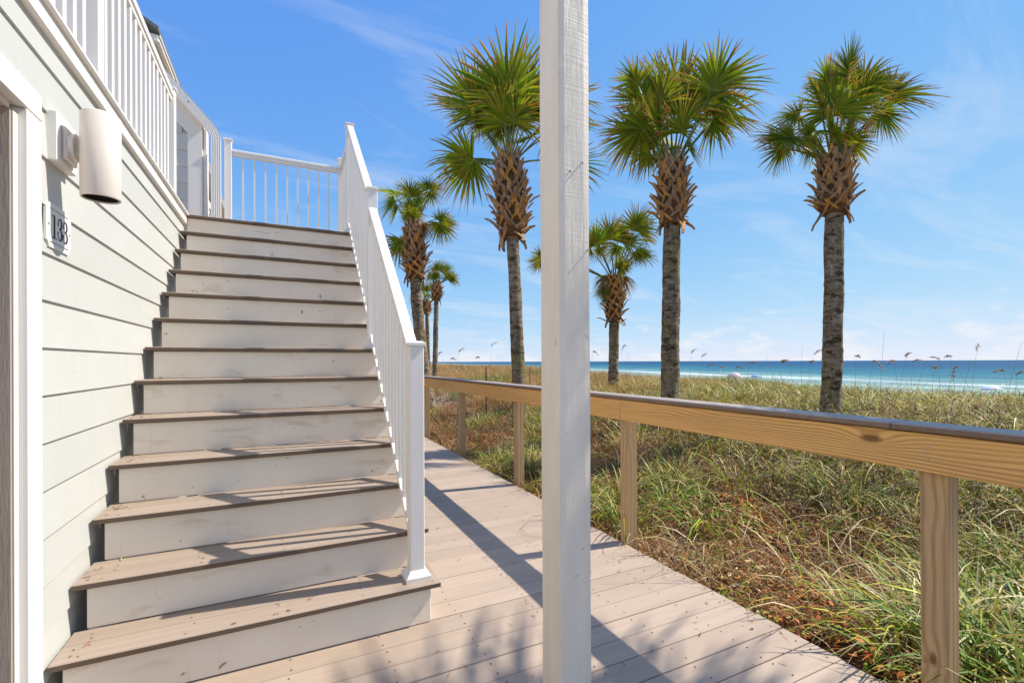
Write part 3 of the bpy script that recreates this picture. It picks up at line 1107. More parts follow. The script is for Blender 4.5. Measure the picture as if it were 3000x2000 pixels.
def frond_mesh(X_, N_, L, rg_, yellow=0.0, dead=False):
    """costapalmate fan built in world orientation so that every leaflet tip hangs with gravity"""
    Y_ = N_.cross(X_).normalized()
    V, F, Cc = [], [], []
    nseg = rg_.randint(36, 46)
    span = rg_.uniform(88, 125)
    sag = rg_.uniform(0.05, 0.24)
    cup = rg_.uniform(0.05, 0.32)
    tone = rg_.uniform(0.8, 1.2)
    G1, G2 = Vector((0.11, 0.21, 0.008)), Vector((0.44, 0.50, 0.02))
    if dead:
        G1, G2 = Vector((0.20, 0.12, 0.05)), Vector((0.42, 0.29, 0.13))
        span *= 0.6
        sag = 0.5
    down = Vector((0, 0, -1))
    for i in range(nseg):
        th = math.radians(-span + 2 * span * (i + 0.5) / nseg + rg_.uniform(-1.8, 1.8))
        l_ = L * (1.0 - 0.32 * (abs(th) / 2.6) ** 1.4) * rg_.uniform(0.86, 1.06)
        dirv = X_ * math.cos(th) + Y_ * math.sin(th) + N_ * (cup * abs(math.sin(th)))
        dirv.normalize()
        side = (Y_ * math.cos(th) - X_ * math.sin(th)).normalized()
        root = X_ * (0.14 * L * max(0, math.cos(th)))
        broken = rg_.random() < 0.09
        bend = sag * rg_.uniform(0.4, 1.9) * (0.35 + 0.65 * math.sqrt(max(0.0, 1 - dirv.z ** 2)))
        tw = rg_.uniform(-0.08, 0.08) * L
        st = (0.0, 0.2, 0.45, 0.7, 0.88, 1.0)
        gcol = G1.lerp(G2, rg_.random() ** 1.3) * tone * rg_.uniform(0.8, 1.2)
        kd_ = rg_.random()
        tipc = (Vector((0.42, 0.27, 0.12)) if kd_ < 0.25 else Vector((0.70, 0.25, 0.03)) if kd_ < 0.50 else
                Vector((0.58, 0.45, 0.05)) if kd_ < 0.70 else gcol * 1.2)
        if dead:
            tipc = gcol * 1.1
        ally = rg_.random() < 0.08 + yellow
        b0 = len(V)
        for si, s_ in enumerate(st):
            w = (0.007, 0.024, 0.021, 0.0135, 0.0075, 0.001)[si] * L
            hang = down * (bend * (s_ ** 2.4) * l_)
            if broken and s_ > 0.5:
                hang = hang + down * (0.30 * (s_ - 0.5) * l_)
            p = root * (1 - s_ * 0.3) + dirv * (l_ * s_) + side * (tw * s_ * s_) + hang
            fold = N_ * (w * 0.55)
            V += [p + side * w + fold, p - fold * 0.4, p - side * w + fold]
            f = max(0.0, (s_ - 0.40) / 0.5) ** 1.1
            f = min(1.0, f)
            cc = gcol.lerp(tipc, f)
            if s_ < 0.15:
                cc = gcol.lerp(Vector((0.26, 0.29, 0.05)), 0.6)
            if ally:
                cc = cc.lerp(Vector((0.60, 0.47, 0.07)), 0.55)
            Cc += [cc, cc * 0.8, cc]
        for si in range(len(st) - 1):
            a = b0 + si * 3
            F += [(a, a + 1, a + 4, a + 3), (a + 1, a + 2, a + 5, a + 4)]
    for i in range(5):
        th = math.radians(rg_.uniform(-span, span))
        p0 = (X_ * math.cos(th) + Y_ * math.sin(th)) * (0.6 * L)
        p1 = p0 + Vector((rg_.uniform(-.15, .15), rg_.uniform(-.15, .15), rg_.uniform(-.4, -.05))) * L
        b = len(V)
        o_ = Vector((0.0022, 0.0022, 0.001))
        V += [p0 - o_, p0 + o_, p1 + o_ * 0.5, p1 - o_ * 0.5]
        Cc += [Vector((0.5, 0.4, 0.22))] * 4
        F.append((b, b + 1, b + 2, b + 3))
    return quads_mesh('frond', np.array([tuple(v) for v in V]), np.array(F), np.array([tuple(c_) for c_ in Cc]), M['frond'], smooth=False)


def boot_mesh(seed):
    rg_ = random.Random(seed)
    V, F = [], []

    def strap(pts):
        nonlocal V, F
        rings = []
        for (p, w, th) in pts:
            p = Vector(p)
            rings.append([p + Vector((-th, -w, 0)), p + Vector((-th, w, 0)), p + Vector((th, w * 0.8, 0)), p + Vector((th, -w * 0.8, 0))])
        v_, f_ = loft(rings)
        b = len(V)
        V += v_
        F += [tuple(i + b for i in f) for f in f_]
    out = rg_.uniform(0.8, 1.2)
    ln = rg_.uniform(0.85, 1.2)
    sk = rg_.uniform(-0.05, 0.05)
    strap([((-0.01, -0.135, -0.06), 0.030, 0.010), ((0.030 * out, -0.065, 0.06), 0.036, 0.013), ((0.055 * out, 0.0, 0.15), 0.040, 0.014)])
    strap([((-0.01, 0.135, -0.06), 0.030, 0.010), ((0.032 * out, 0.065, 0.06), 0.036, 0.013), ((0.057 * out, 0.002, 0.15), 0.040, 0.014)])
    strap([((0.052 * out, 0.0, 0.13), 0.048, 0.016), ((0.085 * out, sk * 0.5, 0.20 * ln), 0.042, 0.014), ((0.135 * out, sk, 0.265 * ln), 0.036, 0.011)])
    me_ = bpy.data.meshes.new('leaf_base')
    me_.from_pydata([tuple(v) for v in V], [], F)
    me_.materials.append(M['boot'])
    return me_


BOOTS = [boot_mesh(i) for i in range(5)]


def palm(base, top, rb, rt, boot_h, boot_r, fr, org, sc, label, nboot=90, seed=0, lean=(0, 0), bulge=0.0, extra=4, yellow=0.0, dirs=(), dead=0, grp='cabbage palms on the dune'):
    rg_ = random.Random(seed)
    base = Vector(base)
    top = Vector(top)
    gz = float(height(base.x, base.y))
    gb = Vector((base.x, base.y, min(base.z, gz) - 0.15))
    root = empty('palm_tree', gb, label, 'palm tree', grp)
    span = top - gb
    lv = RIGHT * lean[0] + FWD * lean[1]

    def axis(f):
        return gb + span * f + lv * math.sin(math.pi * f)
    # trunk
    rows, seg = 76, 22
    V, F = [], []
    ph = [rg_.uniform(0, 6) for _ in range(4)]
    for i in range(rows + 1):
        f = i / rows
        c_ = axis(f)
        r = rb + (rt - rb) * f
        r *= 1 + 0.28 * math.exp(-f * 26) + bulge * math.sin(math.pi * min(1, f * 1.4)) ** 2
        ringk = 0.012 * math.sin(i * 2.4 + ph[0]) + rg_.uniform(-0.026, 0.026) + 0.035 * math.sin(f * 9 + ph[2]) * math.sin(f * 23 + ph[3])
        for k in range(seg):
            a = 2 * math.pi * k / seg
            rr = r * (1 + ringk + 0.03 * math.sin(3 * a + i * 0.3 + ph[1]) + rg_.uniform(-0.022, 0.022))
            V.append((c_.x - gb.x + rr * math.cos(a), c_.y - gb.y + rr * math.sin(a), c_.z - gb.z))
    for i in range(rows):
        for k in range(seg):
            a, b = i * seg + k, i * seg + (k + 1) % seg
            F.append((a, b, b + seg, a + seg))
    mesh_obj('trunk', root, V, F, M['bark'], gb, smooth=True)
    Lt = span.length
    # fibrous core under the boots
    rings = []
    for i in range(13):
        f = i / 12
        c_ = axis(1 - boot_h / Lt * (1 - f)) - gb
        prof = math.sin(math.pi * (0.20 + 0.68 * f ** 0.85)) ** 0.8
        r = rt * 1.02 + (boot_r - rt) * 0.52 * prof
        rings.append([(c_.x + r * math.cos(a) * rg_.uniform(.95, 1.05), c_.y + r * math.sin(a) * rg_.uniform(.95, 1.05), c_.z) for a in np.linspace(0, 2 * math.pi, 14, endpoint=False)])
    V, F = loft(rings)
    mesh_obj('fibre_core', root, V, F, M['core'], gb)
    for i in range(nboot):
        f = (i + 0.5) / nboot
        a = i * 2.39996 + rg_.uniform(-0.15, 0.15)
        c_ = axis(1 - boot_h / Lt * (1 - f))
        prof = math.sin(math.pi * (0.20 + 0.68 * f ** 0.85)) ** 0.8
        r = rt * 0.95 + (boot_r - rt) * 0.56 * prof
        o = bpy.data.objects.new('leaf_base', BOOTS[rg_.randrange(5)])
        s_ = (0.70 + 0.42 * prof) * rg_.uniform(0.85, 1.15) * (0.30 + boot_r * 1.55)
        tilt = 0.62 - 0.85 * f + rg_.uniform(-0.22, 0.22)
        if f < 0.10 and rg_.random() < 0.45:
            tilt = rg_.uniform(1.8, 2.7)
        link(o, root, c_ + Vector((r * math.cos(a), r * math.sin(a), 0)))
        o.rotation_mode = 'QUATERNION'
        o.rotation_quaternion = (Matrix.Rotation(a, 4, 'Z') @ Matrix.Rotation(tilt, 4, 'Y') @ Matrix.Rotation(rg_.uniform(-.25, .25), 4, 'X')).to_quaternion()
        o.scale = (s_, s_, s_)
    # fronds
    crown = axis(1.0)
    items = []
    for (hx, hy, tx, ty) in fr:
        h2 = RIGHT * ((hx - org[0]) * sc) + Vector((0, 0, -(hy - org[1]) * sc))
        t2 = RIGHT * ((tx - hx) * sc) + Vector((0, 0, -(ty - hy) * sc))
        dep = rg_.uniform(-0.25, 0.5) * max(0.35, h2.length * 0.6)
        L = t2.length * 0.90
        d_ = t2 + FWD * (dep * 0.6)
        items.append((h2 + FWD * dep, d_, min(max(L, 0.45), 1.5), rg_.uniform(-1.0, 1.0)))
    ml = sum(i[2] for i in items) / len(items)
    for _ in range(extra):
        a = rg_.uniform(0, 6.28)
        e = rg_.uniform(0.55, 1.35)
        dv = (RIGHT * (math.cos(a) * 0.8) + FWD * math.sin(a)) * math.cos(e) + Vector((0, 0, math.sin(e)))
        items.append((dv * ml * rg_.uniform(0.35, 0.75), dv + Vector((0, 0, -0.15)), ml * rg_.uniform(0.7, 0.95), 0))
    for dv, L in dirs:
        dv = Vector(dv).normalized()
        items.append((dv * (0.75 * L), dv + Vector((0, 0, -0.2)), L, 0))
    for _ in range(dead):
        a = rg_.uniform(0, 6.28)
        dv = RIGHT * math.cos(a) + FWD * (0.6 * math.sin(a))
        items.append((dv * ml * 0.45 + Vector((0, 0, 0.05)), dv * 0.55 + Vector((0, 0, -0.8)), ml * 0.8, 9))
    for h_, d_, L, roll in items:
        d_ = d_.normalized()
        hub = crown + h_
        # leaf plane: fans spread every way, mostly upper face up and outward
        sgn = -1 if rg_.random() < 0.6 else 1
        N_ = Vector((0, 0, 1)) * rg_.uniform(0.25, 0.9) + FWD * (sgn * rg_.uniform(0.3, 1.0)) + RIGHT * rg_.uniform(-0.35, 0.35)
        N_ = N_ - d_ * N_.dot(d_)
        if N_.length < 0.15:
            N_ = (FWD - d_ * FWD.dot(d_))
        N_.normalize()
        o = bpy.data.objects.new('frond', frond_mesh(d_, N_, L, rg_, yellow, roll == 9))
        link(o, root, hub)
        # petiole: leaves the crown steeply, then arches out to the hub
        p0 = crown + Vector((h_.x, h_.y, 0)) * 0.06 + Vector((0, 0, -0.12))
        p3 = hub + d_ * (0.10 * L)
        mid = p0.lerp(p3, 0.5) + Vector((0, 0, 0.16 * Vector((h_.x, h_.y)).length))
        path_ = []
        for i in range(7):
            u = i / 6
            path_.append(p0 * (1 - u) ** 2 + mid * (2 * u * (1 - u)) + p3 * u * u - gb)
        V, F = tube(path_, [0.026, 0.021, 0.018, 0.016, 0.014, 0.012, 0.007], 6)
        mesh_obj('petiole', root, V, F, M['petiole'], gb, smooth=True)
    return root


palm((7.66, 4.39, 0.45), (7.733, 4.354, 4.52), 0.140, 0.126, 0.86, 0.265,
     [(385, 770, 90, 840), (360, 760, 130, 720), (380, 780, 260, 960), (600, 500, 400, 430), (640, 420, 590, 180), (720, 400, 790, 110), (820, 440, 1000, 190), (1040, 480, 1340, 270),
      (1030, 520, 1310, 520), (930, 600, 1080, 760), (500, 560, 400, 560), (430, 740, 180, 740), (900, 420, 1150, 250), (580, 560, 470, 300), (800, 740, 960, 840), (760, 760, 830, 930), (560, 700, 430, 760), (560, 720, 510, 900),
      (650, 600, 640, 250), (700, 620, 900, 330), (820, 520, 1060, 400), (760, 520, 900, 240)], (665, 890), 0.00244,
     'tall palm with straight thick trunk, rightmost of the palms', 60, 1, (0.03, 0))
palm((6.072, 6.164, 0.5), (6.139, 6.131, 4.86), 0.158, 0.142, 1.10, 0.272,
     [(430, 765, 130, 700), (440, 760, 180, 930), (480, 900, 330, 1010), (400, 500, 230, 380), (480, 560, 330, 290), (560, 560, 440, 240),
      (640, 620, 590, 120), (680, 600, 730, 90), (760, 600, 960, 150), (820, 560, 1060, 230), (880, 540, 1120, 420), (900, 640, 1250, 540),
      (880, 650, 1200, 620), (850, 700, 960, 890), (690, 850, 770, 980), (600, 850, 540, 980)], (610, 960), 0.00290,
     'palm with bushy round crown, between the white post and the rightmost palm', 70, 2, (0.0, 0))
palm((4.307, 8.469, 0.2), (4.107, 8.567, 5.48), 0.140, 0.118, 1.58, 0.40,
     [(700, 590, 400, 340), (700, 590, 510, 230), (690, 600, 480, 640), (710, 600, 660, 740), (660, 860, 370, 820), (670, 880, 450, 1020),
      (680, 870, 660, 1040), (850, 560, 790, 140), (870, 560, 850, 110), (930, 540, 960, 90), (960, 560, 1040, 150), (1000, 560, 1200, 200),
      (1150, 540, 1450, 380), (1160, 600, 1460, 560), (1170, 890, 1450, 960), (830, 640, 760, 800), (880, 640, 950, 720), (1080, 720, 1300, 620)],
     (870, 870), 0.00355, 'tallest palm, its crown partly hidden behind the white post', 84, 3, (0.02, 0))
palm((7.904, 10.055, 0.5), (7.955, 10.03, 3.62), 0.140, 0.122, 1.2, 0.275,
     [(600, 420, 560, 200), (560, 440, 420, 420), (700, 380, 730, 150), (760, 350, 830, 180), (860, 330, 930, 120), (900, 340, 1010, 180),
      (930, 400, 1050, 380), (870, 480, 920, 590), (900, 500, 1050, 500), (640, 430, 600, 550), (215, 520, 100, 500), (215, 520, 150, 420),
      (215, 530, 130, 580), (670, 740, 580, 790), (670, 750, 620, 890), (760, 420, 700, 560), (800, 420, 980, 300)], (725, 660), 0.0038,
     'short palm with yellowed crown just right of the white post', 60, 4, (0.0, 0), yellow=0.12, dead=2)
palm((3.68, 12.67, 0.3), (3.236, 12.884, 5.18), 0.165, 0.150, 1.5, 0.36,
     [(250, 230, 70, 160), (230, 260, 120, 370), (250, 300, 190, 420), (330, 240, 290, 95), (340, 230, 350, 110), (430, 180, 370, 60),
      (450, 170, 560, 140), (440, 200, 490, 300), (500, 390, 580, 310), (510, 400, 640, 390), (510, 400, 600, 500), (500, 400, 540, 540),
      (270, 510, 190, 560), (270, 515, 210, 670), (270, 510, 260, 650), (330, 320, 300, 190), (360, 300, 420, 200)], (350, 420), 0.00456,
     'leaning palm with long shaggy boot covered neck beside the stair railing', 84, 5, (-0.12, 0), dead=1)
palm((5.764, 19.438, 0.3), (5.86, 19.391, 4.75), 0.115, 0.10, 0.75, 0.27,
     [(490, 700, 520, 620), (480, 700, 440, 670), (540, 750, 560, 690), (560, 750, 630, 780), (560, 750, 610, 710), (520, 700, 580, 640),
      (440, 720, 400, 760), (470, 690, 480, 640)], (475, 775), 0.007,
     'small slim palm behind the leaning palm, right of it', 40, 6, (0, 0))
palm((6.1, 21.5, 0.3), (6.019, 21.539, 4.26), 0.10, 0.09, 0.6, 0.26,
     [(430, 830, 420, 790), (370, 880, 310, 870), (370, 880, 340, 920), (440, 820, 470, 780), (400, 830, 395, 785)], (425, 890), 0.0077,
     'smallest distant palm mostly hidden by the leaning palm trunk', 26, 7, (0, 0), extra=2)
# a neighbour of the row just outside the picture whose shadow falls on the boardwalk
palm((5.72, -0.62, 0.2), (5.72, -0.62, 5.40), 0.16, 0.148, 1.0, 0.29,
     [(430, 765, 130, 700), (440, 760, 180, 930), (480, 560, 330, 290), (640, 620, 590, 120), (760, 600, 960, 150), (820, 560, 1060, 230),
      (900, 640, 1250, 540), (880, 650, 1200, 620)], (610, 960), 0.0026,
     'palm just beyond the right edge whose shadow falls on the boardwalk', 60, 8, (0, 0), extra=3,
     dirs=[((-0.5, 0.8, 0.45), 1.25), ((-0.1, 0.95, 0.3), 1.35), ((0.3, 0.9, 0.4), 1.25), ((-0.8, 0.55, 0.5), 1.2), ((0.0, 0.8, 0.75), 1.2), ((-0.3, 0.9, 0.1), 1.3)])

# ------------------------------------------------------------------ grass and ground cover


def blades(x, y, z, az, L, a0, a1, w, col, tipcol, st=5, twist=None):
    """vectorised arching blades; returns verts, quads, cols"""
    n = len(x)
    ts = np.linspace(0, 1, st)
    P_ = np.zeros((n, st, 3))
    P_[:, 0, 0], P_[:, 0, 1], P_[:, 0, 2] = x, y, z
    for k in range(1, st):
        a = a0 + (a1 - a0) * ((ts[k - 1] + ts[k]) / 2) ** 1.2
        s_ = L / (st - 1)
        P_[:, k, 0] = P_[:, k - 1, 0] + np.sin(a) * np.cos(az) * s_
        P_[:, k, 1] = P_[:, k - 1, 1] + np.sin(a) * np.sin(az) * s_
        P_[:, k, 2] = P_[:, k - 1, 2] + np.cos(a) * s_
    pa = az + np.pi / 2 + (twist if twist is not None else RNG.uniform(-0.9, 0.9, n))
    sd_ = np.stack([np.cos(pa), np.sin(pa), RNG.uniform(-0.25, 0.25, n)], -1)
    prof = np.interp(ts, [0, 0.15, 0.6, 1], [0.7, 1, 0.8, 0.06])
    off = sd_[:, None, :] * (w[:, None] * prof[None, :])[:, :, None] * 0.5
    VV_ = np.stack([P_ + off, P_ - off], 2).reshape(n * st * 2, 3)
    b = (np.arange(n) * st * 2)[:, None] + (np.arange(st - 1) * 2)[None, :]
    Q = np.stack([b, b + 1, b + 3, b + 2], -1).reshape(-1, 4)
    f = ts[None, :, None] ** 1.6
    cc = col[:, None, :] * (1 - f) + tipcol[:, None, :] * f
    cc = np.repeat(cc[:, :, None, :], 2, 2).reshape(-1, 3)
    return VV_, Q, cc


def pick(pal, wts, n, jit=0.22):
    pal = np.array(pal)
    i = RNG.choice(len(pal), n, p=np.array(wts) / sum(wts))
    return pal[i] * RNG.uniform(1 - jit, 1 + jit, (n, 1)), i


def visible(x, y, margin=0.16):
    r = x * CR - y * SRR
    f = x * SRR + y * CR
    return (f > 0.3) & (np.abs(r / np.maximum(f, 0.1)) < 1.1 + margin) & (x > 2.33)


def cluster_noise(x, y, s_, ph):
    return (np.sin(x * s_ + ph) * np.cos(y * s_ * 0.9 + ph * 1.7) + 0.6 * np.sin(x * s_ * 2.3 - y * s_ * 1.9 + ph * 3)) / 1.6


GREEN = [(0.085, 0.20, 0.010), (0.20, 0.35, 0.016), (0.38, 0.41, 0.022), (0.60, 0.45, 0.07), (0.78, 0.68, 0.34), (0.38, 0.17, 0.025)]
parts = []


def tussocks(cx, cy, nb, Lm, spread, wts, wid, a1m=1.9, st=5, mood=(.3, .35, .22, .13)):
    """cx,cy arrays of clump centres"""
    n = len(cx) * nb
    X_ = np.repeat(cx, nb)
    Y_ = np.repeat(cy, nb)
    ls = np.repeat(RNG.uniform(0.75, 1.25, len(cx)) * Lm, nb)
    r = np.abs(RNG.normal(0, spread, n))
    th = RNG.uniform(0, 2 * np.pi, n)
    x, y = X_ + r * np.cos(th), Y_ + r * np.sin(th)
    az = th + RNG.normal(0, 0.7, n)
    L = ls * RNG.uniform(0.5, 1.15, n)
    a0 = RNG.uniform(0.0, 0.55, n)
    a1 = np.clip(RNG.normal(a1m, 0.5, n), 0.4, 2.9)
    w = RNG.uniform(0.6, 1.3, n) * wid
    # every clump has its own mood: lush, olive, straw or dead
    W_ = np.array(wts, float)
    moods = np.array([[2.5, 2.2, 1, .3, .3, .1], [.5, 1, 2.4, 1.2, .4, .4], [.15, .3, .8, 2.4, 2.6, .8], [.1, .1, .5, 1.2, .6, 5.0]])
    mi = RNG.choice(4, len(cx), p=mood)
    pr = moods[mi] * W_
    pr = np.cumsum(pr / pr.sum(1, keepdims=True), 1)
    i = (RNG.random((len(cx), nb))[:, :, None] > pr[:, None, :]).sum(2).ravel().clip(0, 5)
    col = np.array(GREEN)[i] * RNG.uniform(0.75, 1.25, (n, 1))
    clv = np.repeat(RNG.uniform(0.7, 1.2, len(cx)), nb)[:, None]
    col = col * clv
    tip = np.where((RNG.random(n) < 0.45)[:, None], np.array([[0.68, 0.57, 0.26]]) * RNG.uniform(0.7, 1.2, (n, 1)), col * 1.25)
    keep = x > 2.35
    for (bx_, by_) in ((7.66, 4.39), (6.07, 6.16)):
        t_ = np.clip((x * bx_ + y * by_) / (bx_ ** 2 + by_ ** 2), 0.80, 1.0)
        near_ = np.hypot(x - t_ * bx_, y - t_ * by_) < 0.24
        keep &= ~(near_ & (RNG.random(n) < 0.8))
    z = height(x, y) - 0.02
    return blades(x[keep], y[keep], z[keep], az[keep], L[keep], a0[keep], a1[keep], w[keep], col[keep], tip[keep], st)


def scatter(n, x0, x1, y0, y1):
    x = RNG.uniform(x0, x1, n)
    y = RNG.uniform(y0, y1, n)
    k = visible(x, y)
    return x[k], y[k]


# ridge grass, dense
x, y = scatter(4200, 4.6, 13.5, -2, 20)
k = RNG.random(len(x)) < np.clip(0.25 + sstep(5.0, 7.0, x) + 0.5 * cluster_noise(x, y, 1.3, 0.4), 0, 1) * (1 - 0.93 * sstep(9.5, 12.5, y + 0.8 * np.sin(x * 1.7)))
x, y = x[k], y[k]
parts.append(tussocks(x, y, 40, 0.55, 0.12, (3, 4, 5, 5, 4, 2.5), 0.0125, 2.05, 5, (.34, .38, .17, .11)))
# patches nearer the walk
x, y = scatter(1500, 2.45, 6.0, -1.5, 13)
k = cluster_noise(x, y, 1.15, 2.1) > 0.30 - 0.25 * sstep(4.0, 5.5, x)
parts.append(tussocks(x[k], y[k], 34, 0.46, 0.09, (6, 7, 5, 2.5, 2, 1), 0.011, 1.95, 5, (.42, .34, .12, .12)))
x, y = scatter(520, 5.2, 10.0, -1.5, 10)
parts.append(tussocks(x, y, 7, 0.80, 0.16, (1, 2, 3, 6, 9, 1), 0.015, 2.25, 6, (.05, .2, .75, 0.)))
# lush clumps one can pick out in front
cx = np.array([2.62, 2.75, 2.9, 3.0, 3.2, 3.5, 3.05, 3.4, 3.9, 2.75, 2.62, 2.9, 3.3, 4.3, 4.6, 2.7, 2.6])
cy = np.array([0.98, 0.80, 1.05, 0.55, 0.9, 1.2, 3.75, 3.5, 3.9, 3.45, 3.2, 4.2, 2.9, 3.4, 2.6, 1.2, 0.7])
parts.append(tussocks(cx, cy, 62, 0.68, 0.09, (7, 8, 5, 2, 2, 1), 0.0135, 2.15, 6, (.6, .3, .1, 0.)))
x, y = scatter(190, 2.85, 5.2, -0.6, 1.25)
parts.append(tussocks(x, y, 24, 0.62, 0.10, (6, 7, 6, 3, 3, 1), 0.0135, 2.15, 6, (.4, .35, .2, .05)))
x, y = scatter(80, 2.5, 5.0, -0.6, 5)
parts.append(tussocks(x, y, 5, 0.70, 0.05, (1, 3, 4, 5, 8, 1), 0.012, 2.2, 6, (.1, .3, .6, 0.)))
# far golden dune
n = 20000
y = 8.5 + 75 * RNG.random(n) ** 1.7
x = 5 + RNG.random(n) * (8 + 0.33 * y)
k = visible(x, y)
x, y = x[k], y[k]
GOLD = np.array([(0.58, 0.33, 0.09), (0.66, 0.42, 0.13), (0.46, 0.38, 0.09), (0.72, 0.52, 0.22), (0.45, 0.23, 0.06)])
nb = 6
X_, Y_ = np.repeat(x, nb), np.repeat(y, nb)
n = len(X_)
sc_ = 1 + np.clip(Y_ - 20, 0, 80) / 40
X_ = X_ + RNG.normal(0, 0.16, n) * sc_
Y_ = Y_ + RNG.normal(0, 0.16, n) * sc_
col = GOLD[RNG.integers(0, 5, n)] * RNG.uniform(0.75, 1.2, (n, 1))
gk = cluster_noise(X_, Y_, 0.5, 1.0) > 0.35 + 0.02 * np.clip(Y_ - 15, 0, 30)
col[gk] = np.array([0.22, 0.24, 0.06]) * RNG.uniform(0.8, 1.2, (gk.sum(), 1))
parts.append(blades(X_, Y_, height(X_, Y_) - 0.02, RNG.uniform(0, 6.28, n), RNG.uniform(0.25, 0.62, n), RNG.uniform(0, .5, n), RNG.uniform(.5, 1.7, n),
                    RNG.uniform(.006, .012, n) * sc_, col, col * 1.15, 3))


def join(parts_, name, mat, label, cat):
    off = 0
    Vs, Qs, Cs = [], [], []
    for v_, q_, c_ in parts_:
        Vs.append(v_)
        Qs.append(q_ + off)
        Cs.append(c_)
        off += len(v_)
    me_ = quads_mesh(name, np.concatenate(Vs), np.concatenate(Qs), np.concatenate(Cs), mat)
    o = link(bpy.data.objects.new(name, me_))
    return tag(o, label, cat, kind='stuff')


join(parts, 'dune_grass', M['grass'], 'green and straw coloured dune grass beyond the wooden railing', 'grass')

# creeping leaves, litter and twigs between the tussocks


def bare_spot(x, y):
    return (cluster_noise(x, y, 3.1, 1.2) + 0.5 * cluster_noise(x, y, 7.0, 0.3) > 0.62) & (x < 3.9) & (y < 3.2)


x, y = scatter(385000, 2.33, 8.5, -2, 14)
dcam = np.hypot(x, y)
patch = cluster_noise(x, y, 1.7, 0.9) + 0.5 * cluster_noise(x, y, 4.3, 2.2)
bare = bare_spot(x, y) & (RNG.random(len(x)) < 0.9)
k = (RNG.random(len(x)) < np.clip(0.72 + 0.5 * patch, 0.10, 1) * np.clip(6.0 / dcam, 0.2, 1)) & ~bare
x, y = x[k], y[k]
patch = patch[k]
n = len(x)
LIT = [(0.12, 0.045, 0.014), (0.32, 0.12, 0.025), (0.56, 0.20, 0.03), (0.55, 0.34, 0.11), (0.16, 0.25, 0.018), (0.34, 0.36, 0.03), (0.75, 0.57, 0.30)]
col, _ = pick(LIT, (6, 5, 2.2, 4.5, 4.2, 3.5, 2.2), n, 0.35)
rust = (cluster_noise(x, y, 2.4, 4.4) > 0.0) & (RNG.random(n) < 0.55)
col[rust] = np.array([[0.52, 0.17, 0.022]]) * RNG.uniform(0.45, 1.25, (rust.sum(), 1))
lush = (cluster_noise(x, y, 2.0, 7.7) > 0.35) & (RNG.random(n) < 0.55)
col[lush] = np.array([[0.22, 0.33, 0.02]]) * RNG.uniform(0.5, 1.4, (lush.sum(), 1))
hz = RNG.random(n) ** 1.6 * np.clip(0.10 + 0.10 * patch, 0.015, 0.22)
parts2 = [blades(x, y, height(x, y) + hz, RNG.uniform(0, 6.28, n), RNG.uniform(.022, .06, n), RNG.uniform(.6, 2.3, n), RNG.uniform(.9, 2.6, n),
                 RNG.uniform(.014, .030, n), col, col * 0.9, 3)]
x, y = scatter(120000, 2.33, 8.0, -2, 13)
k = ~(bare_spot(x, y) & (RNG.random(len(x)) < 0.75))
x, y = x[k], y[k]
n = len(x)
TW = [(0.13, 0.055, 0.02), (0.34, 0.19, 0.06), (0.56, 0.39, 0.16), (0.26, 0.095, 0.022), (0.68, 0.55, 0.31)]
col, _ = pick(TW, (6, 5, 3, 5, 1.5), n)
parts2.append(blades(x, y, height(x, y) + RNG.random(n) ** 1.5 * 0.14, RNG.uniform(0, 6.28, n), RNG.uniform(.08, .40, n), RNG.uniform(.4, 1.5, n), RNG.uniform(1.2, 2.4, n),
                     RNG.uniform(.0025, .0065, n), col, col, 4))
join(parts2, 'leaf_litter', M['litter'], 'brown and orange creeping leaves and dry twigs on the sand', 'leaf litter')

# brown dried weed stems on the ridge at the right
x, y = scatter(900, 4.0, 8.5, -1.5, 4.2)
nb = 26
X_, Y_ = np.repeat(x, nb), np.repeat(y, nb)
hh_ = np.tile(np.linspace(0.02, 1, nb), len(x)) * np.repeat(RNG.uniform(0.28, 0.72, len(x)), nb)
n = len(X_)
col = np.array([[0.10, 0.055, 0.028]]) * RNG.uniform(0.7, 1.8, (n, 1))
pw = [blades(X_ + RNG.normal(0, .012, n), Y_ + RNG.normal(0, .012, n), height(X_, Y_) + hh_, RNG.uniform(0, 6.28, n), RNG.uniform(.02, .06, n),
             RNG.uniform(.3, 1.4, n), RNG.uniform(1, 2.3, n), RNG.uniform(.008, .02, n), col, col, 3)]
n = len(x)
col = np.tile([[0.12, 0.07, 0.035]], (n, 1))
pw.append(blades(x, y, height(x, y), RNG.uniform(0, 6.28, n), RNG.uniform(.3, .62, n), RNG.uniform(0, .2, n), RNG.uniform(.1, .4, n), np.full(n, .006), col, col, 4))
join(pw, 'dried_weeds', M['litter'], 'dark brown dried weed stems among the ridge grass', 'weeds')

# low leafy shrubs and vines scrambling between the grass
x, y = scatter(800, 2.6, 9.5, -1.0, 9.0)
k = cluster_noise(x, y, 1.6, 5.5) > -0.1
x, y = x[k], y[k]
nb = 130
rad = np.repeat(RNG.uniform(0.10, 0.28, len(x)) * (1 + 0.9 * sstep(5.5, 7.5, x)), nb)
n = len(rad)
dv = RNG.normal(0, 1, (n, 3))
dv /= np.linalg.norm(dv, axis=1, keepdims=True)
rr = RNG.random(n) ** 0.4
X_ = np.repeat(x, nb) + dv[:, 0] * rad * rr
Y_ = np.repeat(y, nb) + dv[:, 1] * rad * rr
Z_ = np.abs(dv[:, 2]) * rad * rr * 1.1
SHR = np.array([(0.13, 0.22, 0.02), (0.26, 0.33, 0.03), (0.34, 0.13, 0.025), (0.17, 0.075, 0.025), (0.50, 0.36, 0.12)])
kind_ = np.array([(6, 5, 1, 1, 1), (1, 2, 4, 4, 2), (1, 1, 2, 5, 4)], float)
kind_ /= kind_.sum(1, keepdims=True)
ki = np.repeat(RNG.integers(0, 3, len(x)), nb)
